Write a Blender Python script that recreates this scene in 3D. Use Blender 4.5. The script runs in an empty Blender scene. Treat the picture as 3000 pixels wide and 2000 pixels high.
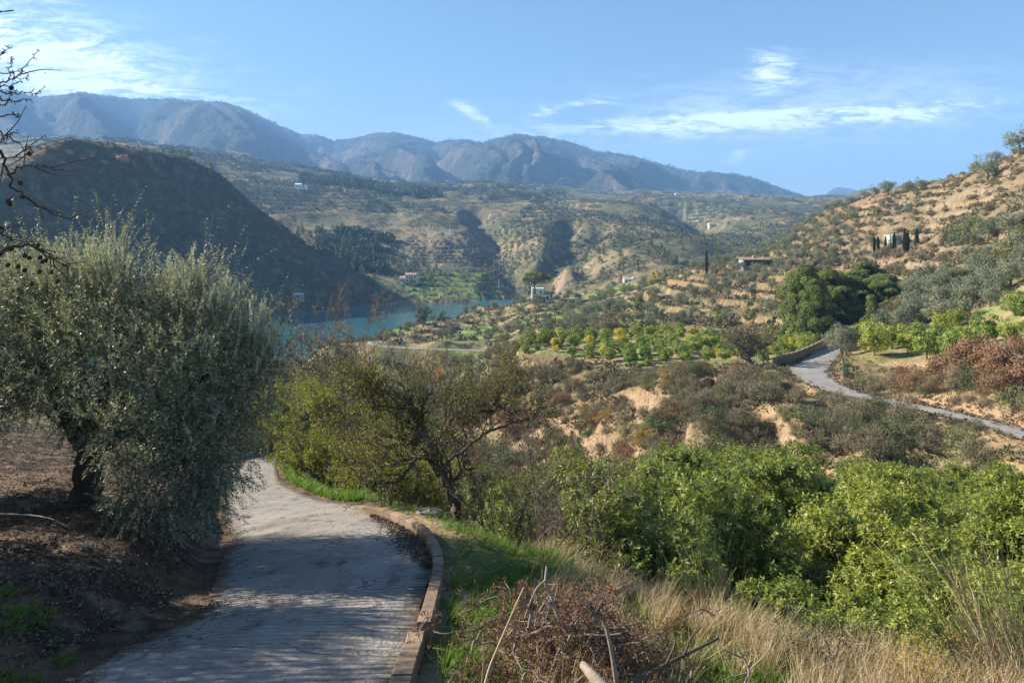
import bpy, math, random
import numpy as np
from mathutils import Vector, Matrix

# ------------------------------------------------------------------ camera, sky, sun, exposure
sc = bpy.context.scene
COL = sc.collection
F = 1568.0            # focal length in picture units (picture 2352 wide)
CX, HV = 1176.0, 565.0
cam_d = bpy.data.cameras.new("camera"); cam = bpy.data.objects.new("camera", cam_d); COL.objects.link(cam)
cam_d.sensor_width = 36.0; cam_d.lens = 24.0
cam_d.shift_y = (HV - 784.0) / 2352.0
cam_d.clip_start = 0.1; cam_d.clip_end = 40000
cam.location = (0, 0, 0); cam.rotation_euler = (math.radians(90), 0, 0)
sc.camera = cam
sc.view_settings.view_transform = 'Standard'; sc.view_settings.look = 'None'
sc.view_settings.exposure = 1.65; sc.view_settings.gamma = 1.0
SUN_AZ, SUN_EL = math.radians(-72), math.radians(29)     # azimuth from +Y, negative = to the left
sd = Vector((math.sin(SUN_AZ) * math.cos(SUN_EL), math.cos(SUN_AZ) * math.cos(SUN_EL), math.sin(SUN_EL)))
sun_d = bpy.data.lights.new("sun", 'SUN'); sun = bpy.data.objects.new("sun", sun_d); COL.objects.link(sun)
sun_d.energy = 5.0; sun_d.angle = math.radians(0.5); sun_d.color = (1.0, 0.90, 0.74)
sun.rotation_euler = sd.to_track_quat('Z', 'Y').to_euler(); sun.location = (-60, 20, 60)

world = bpy.data.worlds.new("World"); sc.world = world; world.use_nodes = True
wt = world.node_tree; wn = wt.nodes; wl = wt.links
for n in list(wn): wn.remove(n)
wout = wn.new('ShaderNodeOutputWorld'); bg = wn.new('ShaderNodeBackground'); wl.new(bg.outputs[0], wout.inputs[0])
bg.inputs[1].default_value = 0.053
sky = wn.new('ShaderNodeTexSky'); sky.sky_type = 'NISHITA'; sky.sun_disc = False
sky.sun_elevation = SUN_EL; sky.sun_rotation = SUN_AZ
sky.altitude = 300; sky.air_density = 1.3; sky.dust_density = 0.1; sky.ozone_density = 5.0
# thin cirrus: noise on a flat layer above the valley, gathered into a few banks
def wmath(op, a, b=None, c=None):
    n = wn.new('ShaderNodeMath'); n.operation = op
    for i, v in enumerate((a, b, c)):
        if v is None: continue
        if isinstance(v, (int, float)): n.inputs[i].default_value = v
        else: wl.new(v, n.inputs[i])
    return n.outputs[0]
tc = wn.new('ShaderNodeTexCoord'); sep = wn.new('ShaderNodeSeparateXYZ'); wl.new(tc.outputs['Generated'], sep.inputs[0])
yy = wmath('MAXIMUM', sep.outputs[1], 0.05)
au = wmath('DIVIDE', sep.outputs[0], yy)        # direction of the sky: sideways slope
av = wmath('DIVIDE', sep.outputs[2], yy)        # direction of the sky: upward slope
front = wmath('GREATER_THAN', sep.outputs[1], 0.05)
comb = wn.new('ShaderNodeCombineXYZ'); wl.new(au, comb.inputs[0]); wl.new(av, comb.inputs[1])
def noise_w(scale, sx, sy, rot, detail=8, rough=0.62, dist=0.6):
    m = wn.new('ShaderNodeMapping'); m.inputs['Rotation'].default_value = (0, 0, rot); m.inputs['Scale'].default_value = (sx, sy, 1)
    wl.new(comb.outputs[0], m.inputs[0])
    t = wn.new('ShaderNodeTexNoise'); t.inputs['Scale'].default_value = scale; t.inputs['Detail'].default_value = detail
    t.inputs['Roughness'].default_value = rough; t.inputs['Distortion'].default_value = dist
    wl.new(m.outputs[0], t.inputs['Vector']); return t.outputs[0]
wisp = noise_w(8, 1.0, 5.0, math.radians(-6), 10, .68, 1.1); fine = noise_w(34, 1.0, 3.5, math.radians(16), 8, .7, .8)
tex = wmath('ADD', wmath('MULTIPLY_ADD', wisp, 1.5, -0.5), wmath('MULTIPLY_ADD', fine, 0.8, -0.1))
tex = wmath('MULTIPLY', tex, 0.8)
def bank(u, v, su, sv, ang, gain, lo=0.40, hi=0.72):
    x0, y0 = (u - CX) / F, (HV - v) / F
    dx = wmath('SUBTRACT', au, x0); dy = wmath('SUBTRACT', av, y0)
    c, s = math.cos(ang), math.sin(ang)
    px = wmath('DIVIDE', wmath('ADD', wmath('MULTIPLY', dx, c), wmath('MULTIPLY', dy, s)), su / F)
    py = wmath('DIVIDE', wmath('SUBTRACT', wmath('MULTIPLY', dy, c), wmath('MULTIPLY', dx, s)), sv / F)
    r2 = wmath('ADD', wmath('MULTIPLY', px, px), wmath('MULTIPLY', py, py))
    g = wmath('EXPONENT', wmath('MULTIPLY', r2, -1.0))
    k = wmath('ADD', wmath('MULTIPLY', g, 0.24), tex)
    mr = wn.new('ShaderNodeMapRange'); mr.interpolation_type = 'SMOOTHSTEP'
    mr.inputs[1].default_value = lo + 0.09; mr.inputs[2].default_value = hi + 0.10; wl.new(k, mr.inputs[0])
    return wmath('MULTIPLY', wmath('MULTIPLY', mr.outputs[0], wmath('MINIMUM', wmath('MULTIPLY', g, 1.7), 1.0)), gain)
banks = [bank(1720, 278, 440, 24, math.radians(3), .95, 0.28, 0.70), bank(2050, 262, 210, 22, math.radians(6), 0.55), bank(1775, 168, 44, 58, math.radians(-62), 0.75, 0.34, 0.7),
         bank(1300, 248, 110, 17, math.radians(10), 0.75), bank(1085, 258, 70, 14, math.radians(-32), 0.6),
         bank(40, 140, 420, 85, math.radians(-14), .88, 0.2, 0.64), bank(120, 205, 340, 26, math.radians(-3), 0.75, 0.34, 0.68),
         bank(1700, 352, 40, 14, math.radians(35), 0.45), bank(-200, 60, 420, 110, math.radians(-8), 0.8, 0.3, 0.7), bank(900, 430, 1500, 160, 0.0, 0.10, 0.1, 0.6), bank(1900, 240, 420, 80, 0.05, 0.30, 0.2, 0.7)]
tot = banks[0]
for b_ in banks[1:]: tot = wmath('ADD', tot, b_)
tot = wmath('MULTIPLY', wmath('MINIMUM', tot, 0.95), front)
mix = wn.new('ShaderNodeMixRGB'); wl.new(tot, mix.inputs[0]); wl.new(sky.outputs[0], mix.inputs[1]); mix.inputs[2].default_value = (9.4, 10.6, 11.8, 1)
wl.new(mix.outputs[0], bg.inputs[0])
sc.cycles.use_denoising = True
sc.cycles.max_bounces = 6; sc.cycles.diffuse_bounces = 2; sc.cycles.glossy_bounces = 2; sc.cycles.transmission_bounces = 4
sc.cycles.transparent_max_bounces = 4; sc.cycles.volume_bounces = 0

# ------------------------------------------------------------------ numeric helpers
rng = np.random.default_rng(7)
def lattice(ix, iy, seed):
    h = (ix.astype(np.int64) * 374761393 + iy.astype(np.int64) * 668265263 + seed * 974634777) & 0xFFFFFFFF
    h = ((h ^ (h >> 13)) * 1274126177) & 0xFFFFFFFF
    h = (h ^ (h >> 16)) & 0xFFFFFFFF
    return h / 4294967295.0
def perlin(x, y, seed=0):
    x = np.asarray(x, float); y = np.asarray(y, float)
    xi = np.floor(x); yi = np.floor(y); fx = x - xi; fy = y - yi
    def g(ox, oy):
        a = lattice(xi + ox, yi + oy, seed) * 2 * math.pi
        return np.cos(a) * (fx - ox) + np.sin(a) * (fy - oy)
    ux = fx * fx * fx * (fx * (fx * 6 - 15) + 10); uy = fy * fy * fy * (fy * (fy * 6 - 15) + 10)
    a = g(0, 0) * (1 - ux) + g(1, 0) * ux; b = g(0, 1) * (1 - ux) + g(1, 1) * ux
    return (a * (1 - uy) + b * uy) * 1.5
def fbm(x, y, octs=4, seed=0, gain=0.5):
    s = 0; a = 1.0; f = 1.0
    for o in range(octs):
        s = s + a * perlin(x * f + 17.3 * o, y * f - 9.1 * o, seed + o); a *= gain; f *= 2.03
    return s
def ridged(x, y, octs=4, seed=0, gain=0.55):
    s = 0; a = 1.0; f = 1.0; t = 0
    for o in range(octs):
        s = s + a * (1 - np.abs(perlin(x * f + 31.7 * o, y * f + 5.3 * o, seed + o)) * 1.6); t += a; a *= gain; f *= 2.07
    return s / t
def sstep(a, b, x):
    t = np.clip((x - a) / (b - a), 0, 1); return t * t * (3 - 2 * t)

def P(u, v, Y): return (Y * (u - CX) / F, Y, -Y * (v - HV) / F)
def X(u, Y): return Y * (u - CX) / F
# control points of the land: (x, y, z)
cp = []
def c(u, v, Y): cp.append(P(u, v, Y))
def pz(u, Y, z): cp.append((X(u, Y), Y, z))
def wp(x, Y, z): cp.append((x, Y, z))
for q in [(0,-4,-1.3),(-6,-4,-.9),(6,-4,-2.2),(-1.4,0,-2.05),(.6,0,-2.2),(3,1,-2.7),(8,3,-4.2),(-6,2,-1.7),(-10,8,-2.7),(-15,15,-4),(14,6,-6.5)]: wp(*q)
for q in [(550,1568,5.1),(700,1400,7.3),(755,1254,10.7),(700,1190,15),(620,1120,23),(605,1080,32),(610,1045,42),
          (195,1150,11),(60,1060,17),(0,1300,7),(0,1568,4.2),(150,1450,5.5),(300,1330,7.2),(380,1250,8.8),(420,1205,10.4),(-300,1150,12),(-700,1300,8),
          (1080,1600,5.0),(1060,1480,6.3),(1070,1370,8),(1100,1240,11.5),(1000,1190,14),(850,1150,17.5),(720,1118,22),(680,1092,27),
          (1300,1290,11),(1500,1405,8.4),(1700,1490,7.2),(2000,1565,6.3),(2352,1630,5.6),(1500,1600,5.5),(2000,1690,5.0),(1250,1600,5)]: c(*q)
for q in [(1300,14,-8),(1500,11,-7.8),(1700,9.8,-7.8),(2000,9.0,-7.4),(2352,8.2,-7.0),(1100,18,-9.5),(900,24,-11.5),(2900,9,-7),
          (1300,25,-13.5),(1600,20,-12),(1600,35,-15),(2000,18,-11.5),(2000,35,-15),(2352,16,-10.5),(2352,35,-14.8),(2900,25,-12),
          (1000,40,-19),(1300,50,-21),(1700,48,-19.5),(2100,43,-18),(2352,40,-16.5),(2900,38,-15),
          (650,60,-20),(500,40,-13),(200,40,-11),(-300,30,-7),(650,100,-30),(650,160,-42),(650,230,-52),(850,60,-22),(850,120,-38),(900,175,-45),(850,208,-46),(940,205,-46.5),(1040,205,-45),
          (985,238,-52.5),(900,232,-52),(1100,100,-36),(1070,170,-44),(0,60,-13),(0,120,-26),(0,250,-50),(-600,60,-10),(-600,200,-35),(-900,400,-20),(-900,700,10)]: pz(*q)
# spit of land with the lower lane
for q in [(760,790,300),(850,785,300),(900,765,320),(1000,740,350),(1100,720,360),(1090,706,400),(1150,712,400),(760,800,262),(870,795,262),(1000,803,258),(1130,808,250),
          (1100,870,215),(1180,850,170),(900,780,290),(1000,775,285),(1150,760,300),(1240,690,350),(1350,700,320),(1300,740,260),(1200,760,240)]: c(*q)
for q in [(760,246,-54),(850,246,-53),(1000,243,-51.5),(740,330,-55),(780,370,-55)]: pz(*q)
# orchard terrace and the slope behind
for q in [(1200,795,160),(1400,778,165),(1200,806,148),(1350,830,132),(1500,843,120),(1650,840,112),(1740,838,105),(1650,782,155),(1850,792,140),(1840,850,90),(1895,812,112),
          (1400,745,185),(1400,700,250),(1500,700,230),(1500,650,300),(1650,700,210),(1650,640,265),(1750,622,262),(1800,740,168),(1800,640,230),
          (1600,612,300),(1450,655,330),(1430,650,400),(1650,600,320),(1750,570,340),(1850,520,340),(1900,484,340),(2000,457,310),(2040,448,290),(2150,422,262),(2250,385,236),(2352,352,215),(2700,260,205),(2060,573,211),(2106,569,208),(1996,582,220)]: c(*q)
for q in [(1650,420,-15),(1850,450,0),(2000,420,6),(2352,330,15),(2700,340,30),(1500,480,-38),(1250,450,-50),(3200,150,40),(3200,60,5)]: pz(*q)
for q in [(2000,570,215),(1900,580,240),(2150,550,180),(2352,500,150),(2250,460,205),(2352,600,125),(2200,620,140),(2200,690,120),(2352,680,105),(2000,700,150),(2000,600,200),
          (2000,782,105),(2200,742,108),(2352,735,98),(1980,830,90),(2150,838,80),(2352,825,70),(1870,835,98),(1850,850,90),(1880,875,82),(1950,905,74),(2050,925,67),(2150,945,61),(2352,1000,50),(2600,1060,43),
          (2250,862,66),(2050,872,78),(2100,858,79),(2352,880,58),(1700,1000,62),(1700,872,80),(1600,1030,58),(1550,862,95),(1500,980,70),(2200,1050,50),(2352,1090,43),
          (1300,850,128),(1300,900,118),(1300,960,104),(1400,940,92),(1850,1000,56),(2000,1060,50),(1850,905,72)]: c(*q)
for q in [(1300,85,-30),(1400,78,-26),(2000,46.5,-19),(1600,53,-21),(1850,51,-19.5)]: pz(*q)
# lake bed
for q in [(700,500,-60),(900,450,-60),(1000,500,-58),(700,400,-60),(1080,480,-56),(500,450,-62),(0,420,-58),(-800,420,-55),(1150,540,-47.5),(950,592,-51),(650,300,-60),(400,250,-54),(300,350,-60),
          (980,560,-55),(1060,590,-51),(820,380,-55),(760,420,-58),(880,410,-56),(980,400,-53),(1040,430,-53)]: pz(*q)
# far side of the valley
for q in [(1115,708,470),(1125,702,540),(1105,712,430),(1100,694,603),(950,690,612),(1060,692,606),(1000,640,690),(1000,560,850),(1000,520,950),(950,480,1200),(950,432,1700),(1300,600,650),(1300,680,590),(1400,560,750),(1400,500,1000),(1400,450,2000),
          (1700,520,900),(1600,560,700),(1500,600,620),(1650,462,1700),(1850,480,1500),(1900,452,2100),(1180,560,800),(1180,480,1200),(1200,640,640),(1250,560,760),(1150,600,700),(1120,640,670),
          (500,372,1500),(430,352,1500),(700,402,1600),(900,425,1700),(650,450,1200),(600,480,1000),(700,520,880),(760,560,790),(850,620,700),(900,670,625),(300,330,1700),(50,335,1700),(0,400,900),
          (500,355,2200),(900,418,2300),(1400,442,2400),(1900,450,2500),(0,320,2300),(1100,430,1800),(1100,440,1500),(1650,448,2100)]: c(*q)
for q in [(1700,600,-30),(1900,500,-30),(2352,500,-20),(2352,1500,150),(2900,800,30),(2900,2000,250),(-900,1500,150),(-900,2500,300),(2000,800,5)]: pz(*q)
cp = np.array(cp)
def enc(x, y):
    r = np.maximum(y, -5) + 6.0
    return x / r * 2.2, np.log(r)
ce = np.stack(enc(cp[:, 0], cp[:, 1]), 1); cw = cp[:, 2] / (cp[:, 1] + 6.0)
n_ = len(cp); D = np.sqrt(((ce[:, None] - ce[None]) ** 2).sum(-1) + 0.02 ** 2)
A = np.zeros((n_ + 3, n_ + 3)); A[:n_, :n_] = D + np.eye(n_) * -1e-3
A[:n_, n_] = 1; A[:n_, n_ + 1:] = ce; A[n_, :n_] = 1; A[n_ + 1:, :n_] = ce.T
sol = np.linalg.solve(A, np.concatenate([cw, [0, 0, 0]]))
def rbf(x, y):
    ex, ey = enc(x, y); out = sol[n_] + sol[n_ + 1] * ex + sol[n_ + 2] * ey
    for k in range(n_):
        out = out + sol[k] * np.sqrt((ex - ce[k, 0]) ** 2 + (ey - ce[k, 1]) ** 2 + 0.0004)
    return out * (np.maximum(y, -5) + 6.0)

def catmull(pts, n):
    pts = np.array(pts, float); P_ = np.vstack([2 * pts[0] - pts[1], pts, 2 * pts[-1] - pts[-2]]); out = []
    for i in range(1, len(P_) - 2):
        for t in np.linspace(0, 1, n, endpoint=False):
            a, b, c_, d = P_[i - 1], P_[i], P_[i + 1], P_[i + 2]
            out.append(0.5 * ((2 * b) + (-a + c_) * t + (2 * a - 5 * b + 4 * c_ - d) * t * t + (-a + 3 * b - 3 * c_ + d) * t ** 3))
    out.append(pts[-1]); return np.array(out)
# lanes: centre line (x, y, z, half width)
def lane(rows, n=8): return catmull([(*P(u, v, Y), w) for u, v, Y, w in rows], n)
path_cl = catmull([(-1.0, -3.5, -1.3, 1.25), (-1.4, 0, -2.08, 1.25), (-1.75, 2.6, -2.65, 1.25), (*P(550, 1568, 5.1), 1.25), (*P(648, 1475, 6.1), 1.2), (*P(720, 1400, 7.3), 1.15),
                   (*P(748, 1335, 8.6), 1.35), (*P(762, 1254, 10.7), 1.58), (*P(722, 1203, 13.2), 1.45), (*P(632, 1170, 16.5), 1.15), (*P(585, 1120, 23), .9), (*P(585, 1080, 32), 0.95), (*P(596, 1045, 42), 0.9), (*P(560, 1010, 58), 0.9)], 10)
road_cl = lane([(1930, 795, 125, 1.9), (1905, 808, 113, 1.9), (1878, 832, 98, 1.9), (1856, 852, 90, 2.3), (1885, 878, 81, 1.8), (1952, 905, 74, 1.5), (2050, 926, 67, 1.35), (2150, 945, 61, 1.25), (2250, 970, 55.5, 1.2), (2352, 1000, 50, 1.2), (2600, 1060, 43, 1.2), (3000, 1110, 36, 1.2)])
low_cl = lane([(848, 785, 278, 1.9), (862, 793, 266, 1.7), (900, 798, 262, 1.5), (1000, 803, 258, 1.4), (1080, 805, 255, 1.4), (1135, 808, 250, 1.4), (1170, 800, 244, 1.4), (1230, 790, 232, 1.4)])
lanes = [path_cl, road_cl, low_cl]; margins = [1.1, 2.0, 5.0]
def near_line(x, y, cl, reach):
    """distance, z and half width of the nearest centre-line point (only inside the box)"""
    d = np.full(x.shape, 1e9); z = np.zeros(x.shape); w = np.ones(x.shape)
    b = (x > cl[:, 0].min() - reach) & (x < cl[:, 0].max() + reach) & (y > cl[:, 1].min() - reach) & (y < cl[:, 1].max() + reach)
    if not b.any(): return d, z, w
    bx, by = x[b], y[b]; bd = np.full(bx.shape, 1e9); bz = np.zeros(bx.shape); bw = np.ones(bx.shape)
    for i in range(len(cl) - 1):
        a, e = cl[i], cl[i + 1]; dx, dy = e[0] - a[0], e[1] - a[1]
        t = np.clip(((bx - a[0]) * dx + (by - a[1]) * dy) / (dx * dx + dy * dy + 1e-9), 0, 1)
        q = np.hypot(bx - a[0] - t * dx, by - a[1] - t * dy); m = q < bd
        bd = np.where(m, q, bd); bz = np.where(m, a[2] + t * (e[2] - a[2]), bz); bw = np.where(m, a[3] + t * (e[3] - a[3]), bw)
    d[b] = bd; z[b] = bz; w[b] = bw; return d, z, w

def poly_mask(x, y, pts, soft=0.0):
    """pts: (u, Y) corners seen from the viewpoint, turned to ground positions"""
    u = CX + F * x / np.maximum(y, 1.0); ly = np.log(np.maximum(y, 1.0)) * 400
    if soft: u = u + soft * perlin(x * 0.15, y * 0.15, 91) * 2; ly = ly + soft * perlin(x * 0.15, y * 0.15, 92)
    ins = np.zeros(x.shape, bool); n = len(pts); pp = [(a, math.log(b) * 400) for a, b in pts]
    for i in range(n):
        (x1, y1), (x2, y2) = pp[i], pp[(i + 1) % n]
        cond = ((y1 > ly) != (y2 > ly)) & (u < (x2 - x1) * (ly - y1) / (y2 - y1 + 1e-12) + x1)
        ins ^= cond
    return ins

ORCH = [(1185, 147), (1185, 165), (1300, 172), (1500, 170), (1650, 162), (1850, 146), (1900, 128), (1880, 104), (1800, 100), (1740, 103), (1650, 110), (1500, 119), (1350, 131), (1240, 141)]
RORCH = [(1930, 96), (1945, 112), (2100, 112), (2352, 108), (2800, 100), (2800, 62), (2352, 66), (2150, 78), (2000, 88)]
MTN_R = [(-700, 260), (-300, 230), (0, 208), (40, 209), (75, 221), (125, 221), (180, 214), (230, 219), (370, 229), (510, 235), (545, 244), (590, 265), (640, 288), (690, 307), (715, 307), (740, 312), (765, 322), (800, 318), (830, 312), (880, 303), (925, 306), (965, 316), (1000, 326), (1040, 322), (1070, 321), (1090, 327), (1110, 328),
         (1140, 318), (1190, 310), (1240, 313), (1290, 320), (1330, 332), (1370, 348), (1420, 354), (1470, 362), (1530, 379), (1590, 395), (1650, 396), (1700, 402), (1760, 420), (1820, 442), (1870, 456), (1910, 470), (1960, 490), (2100, 520), (3200, 540)]
MR = np.array(MTN_R, float)
CREST = np.array([(-900, 10), (-400, 20), (0, 55), (50, 63), (85, 82), (105, 86), (150, 87.5), (300, 87.5), (420, 81.5), (480, 67), (520, 51), (560, 36), (640, 17), (700, 2), (760, -10), (830, -29), (880, -41), (925, -51.5), (1000, -75), (1400, -200)], float)
def bare_mask(x, y):
    u = CX + F * x / np.maximum(y, 1.0); lo = np.interp(u, [1150, 1250, 1450, 1600, 2000, 2352, 2600], [100, 82, 66, 53, 45, 37, 33]); hi = np.interp(u, [1175, 1350, 1500, 1690, 1850, 1950, 2150, 2352, 2600], [143, 128, 115, 86, 81, 67, 55, 45, 39])
    return sstep(.04, .22, fbm(x / 10, y / 13, 2, 333)) * sstep(lo, lo + 7, y) * (1 - sstep(hi - 5, hi, y)) * sstep(1330, 1440, u)
def H(x, y, detail=True):
    x = np.asarray(x, float); y = np.asarray(y, float); shp = np.broadcast(x, y).shape
    x = np.broadcast_to(x, shp).ravel().copy(); y = np.broadcast_to(y, shp).ravel().copy()
    z = rbf(x, y); yc = np.maximum(y, 1.0); u = CX + F * x / yc
    # rolling relief that grows with distance
    far = sstep(550, 800, y)
    right = sstep(150, 250, x + 0.0 * y) * sstep(120, 200, y) * (1 - far)
    w1 = x / 120 + 0.4 * fbm(x / 300, y / 300, 2, 3)
    z = z + far * (1 - sstep(2300, 2700, y)) * (-20 * (ridged(x / 260 + 0.35 * fbm(x / 250, y / 300, 2, 44), y / 520, 3, 21, 0.42) - 0.62) * sstep(-46, 10, z) + 3.2 * fbm(x / 60, y / 80, 3, 5, 0.42) * sstep(-48, -20, z))
    # the ravine with bare walls beyond the villa
    for (pts, dep, wid) in [([(1205, 600), (1195, 660), (1178, 740), (1140, 850), (1130, 960), (1090, 1150)], 27, 30), ([(1240, 640), (1275, 720), (1300, 820), (1305, 950)], 22, 20), ([(1345, 640), (1330, 740), (1375, 900)], 18, 18), ([(1640, 900), (1600, 1150), (1560, 1500)], 34, 50)]:
        ln = np.array([(X(a, b), b, 0, 1) for a, b in pts], float)
        d, _, _ = near_line(x, y, ln, 150); z = z - dep * np.exp(-(d / (wid * (1 + 0.3 * perlin(x / 25, y / 25, 9)))) ** 2)
    TU = CX + F * x / yc; mT = sstep(1230, 1290, TU) * (1 - sstep(1850, 1900, TU)) * sstep(np.interp(TU, [1250, 1500, 1650, 1850], [172, 170, 163, 158]), np.interp(TU, [1250, 1500, 1650, 1850], [180, 178, 171, 166]), y) * (1 - sstep(275, 300, y))
    mid = sstep(45, 70, y) * (1 - far) * (1 - .85 * mT)
    z = z + mid * (0.7 * fbm(x / 14, y / 14, 4, 31)) * sstep(-49.5, -47.5, z) + sstep(150, 260, y) * (1 - far) * (1 - .85 * mT) * 1.8 * fbm(x / 50, y / 50, 3, 33) * sstep(-49.5, -46, z)
    # terraces
    def terr(z, m, step, sharp=0.86):
        q = (z + 1.0 * fbm(x / 60, y / 60, 2, 71)) / step; k = np.floor(q); f = q - k
        return z + m * (step * (k + .9 * sstep(sharp, 1.0, f) + 0.10 * f) - (q * step)) * 0.95
    z = z + mT * (1.3 * perlin(x / 38, y / 60, 74) + 3.0 * sstep(1400, 1750, TU) * sstep(170, 240, y)); z = terr(z, mT, 2.3, .88)
    m = poly_mask(x, y, [(915, 690), (900, 780), (950, 900), (1100, 900), (1180, 690), (1130, 640), (950, 640)], 12) & (y > 560)
    z = terr(z, m.astype(float), 4.0)
    m = poly_mask(x, y, [(1960, 140), (1900, 230), (1900, 300), (2060, 290), (2500, 230), (2500, 135), (2200, 125)], 14); z = terr(z + 2.2 * fbm(x / 30, y / 30, 2, 72) * m, m * .65 * sstep(-.3, .15, fbm(x / 35, y / 35, 2, 73)), 3.4, 0.8)
    m = (y > 1000) & (y < 2300) & (fbm(x / 330, y / 330, 2, 88) > -0.12)
    z = terr(z, m.astype(float), 9.0, 0.7)
    bm_ = H.bare_mask(x, y); z = z - 3.0 * bm_ + 0.7 * bm_ * (ridged(x / 5.5, y / 12, 2, 336) - .6) * 2
    # left hill: a steep face above the lake, level crest at y = 600
    dist = -(0.84 * (x + 97) - 0.54 * (y - 594)); gul = fbm(x / 45 + 0.3 * fbm(x / 60, y / 60, 2, 8), (y + 0.8 * x) / 150, 4, 12)
    face = -50 + 0.76 * dist + 3.2 * gul + 1.2 * fbm(x / 9, y / 9, 3, 14)
    face = face - 20 * np.exp(-((x + 505 + 0.55 * (y - 480)) / 26) ** 2) * sstep(380, 440, y) * sstep(620, 560, y) * 0.8
    uu = CX + F * x / np.maximum(600, 1)
    crest = np.interp(uu + 26 * perlin(x / 40, y / 300, 61), CREST[:, 0], CREST[:, 1]) + 1.5 * fbm(x / 22, y / 22, 3, 62)
    back = crest - 0.30 * np.maximum(y - 612, 0) + 0.0
    flatp = crest - 0.02 * np.maximum(612 - y, 0)
    def smin(a, b, k): h = np.clip(.5 + .5 * (b - a) / k, 0, 1); return b * (1 - h) + a * h - k * h * (1 - h)
    front = 92 - 0.92 * (-0.75 * (x + 415) - 0.66 * (y - 612)) + 2.5 * gul
    hl = smin(smin(smin(face, flatp, 9), back, 5), front, 12)
    hl = np.where((x < 60) & (y > 250) & (y < 1100), hl, -999)
    hill = hl > z; z = np.maximum(z, hl)
    # mountains
    vr = np.interp(u, MR[:, 0], MR[:, 1]); Yr = 4600 + 500 * np.sin(u / 420.0); zr = (HV - vr) / F * Yr
    f = (y - 2500) / (Yr - 2500); fc = np.clip(f, 0, 1)
    wv = u + 60 * fbm(x / 900, y / 900, 3, 41) + 110 * (fc - 0.5)
    sp = 0.6 + 0.40 * perlin(wv / 130.0, fc * 0.9, 47) + 0.16 * perlin(wv / 52.0 + 9, fc * 1.6, 48)
    zb = 150 + 0.06 * (y - 2300)
    prof = zb + (zr - zb) * (fc ** 1.15)
    mt = prof + (sp - 0.60) * 460 * np.sin(np.pi * np.clip(fc, 0, 1)) ** 0.7 * (zr / 900 + 0.1) + 16 * fbm(x / 120, y / 150, 4, 49) * sstep(0, 0.2, fc) * (1 - sstep(0.90, 1.0, fc))
    cap = (HV - vr - 3) / F * y; mt = np.where(fc < 0.98, np.minimum(mt, cap - 20 * (1 - fc)), mt)
    mt = mt + 6 * fbm(x / 35, y / 60, 3, 50) * sstep(0.8, 1.0, fc)
    mt = np.where(f > 1, zr - 0.35 * (y - Yr), mt)
    far2 = np.interp(u, [1820, 1860, 1885, 1905, 1930, 1955, 1985, 2010, 2060, 2130], [700, 480, 460, 438, 429, 432, 449, 465, 520, 700])
    p2 = np.where((u > 1820) & (u < 2130), (HV - far2) / F * 7000 * (1 - np.abs(y - 7000) / 2600) + 20 * fbm(x / 120, y / 120, 3, 53) , -9999)
    wM = sstep(2300, 2700, y); z = z * (1 - wM) + mt * wM; z = np.where(y > 5200, np.maximum(z, p2), z)
    # level lanes
    ln_m = np.zeros(x.shape)
    for cl, mg in zip(lanes, margins):
        d, lz, hw = near_line(x, y, cl, 14)
        w_ = 1 - sstep(hw + 0.15 * mg, hw + mg, d); z = z * (1 - w_) + lz * w_; ln_m = np.maximum(ln_m, w_)
    if detail:
        nr = (1 - sstep(45, 80, y)) * (1 - ln_m)
        z = z + nr * (0.10 * fbm(x / 1.6, y / 1.6, 3, 77) + 0.035 * fbm(x / 0.3, y / 0.3, 3, 78) * (1 - sstep(12, 25, y)))
    H.hill = hill.reshape(shp); H.lane = ln_m.reshape(shp)
    return z.reshape(shp)
H.bare_mask = bare_mask
def hz(x, y): return float(H(np.array([x]), np.array([y]))[0])
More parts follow.
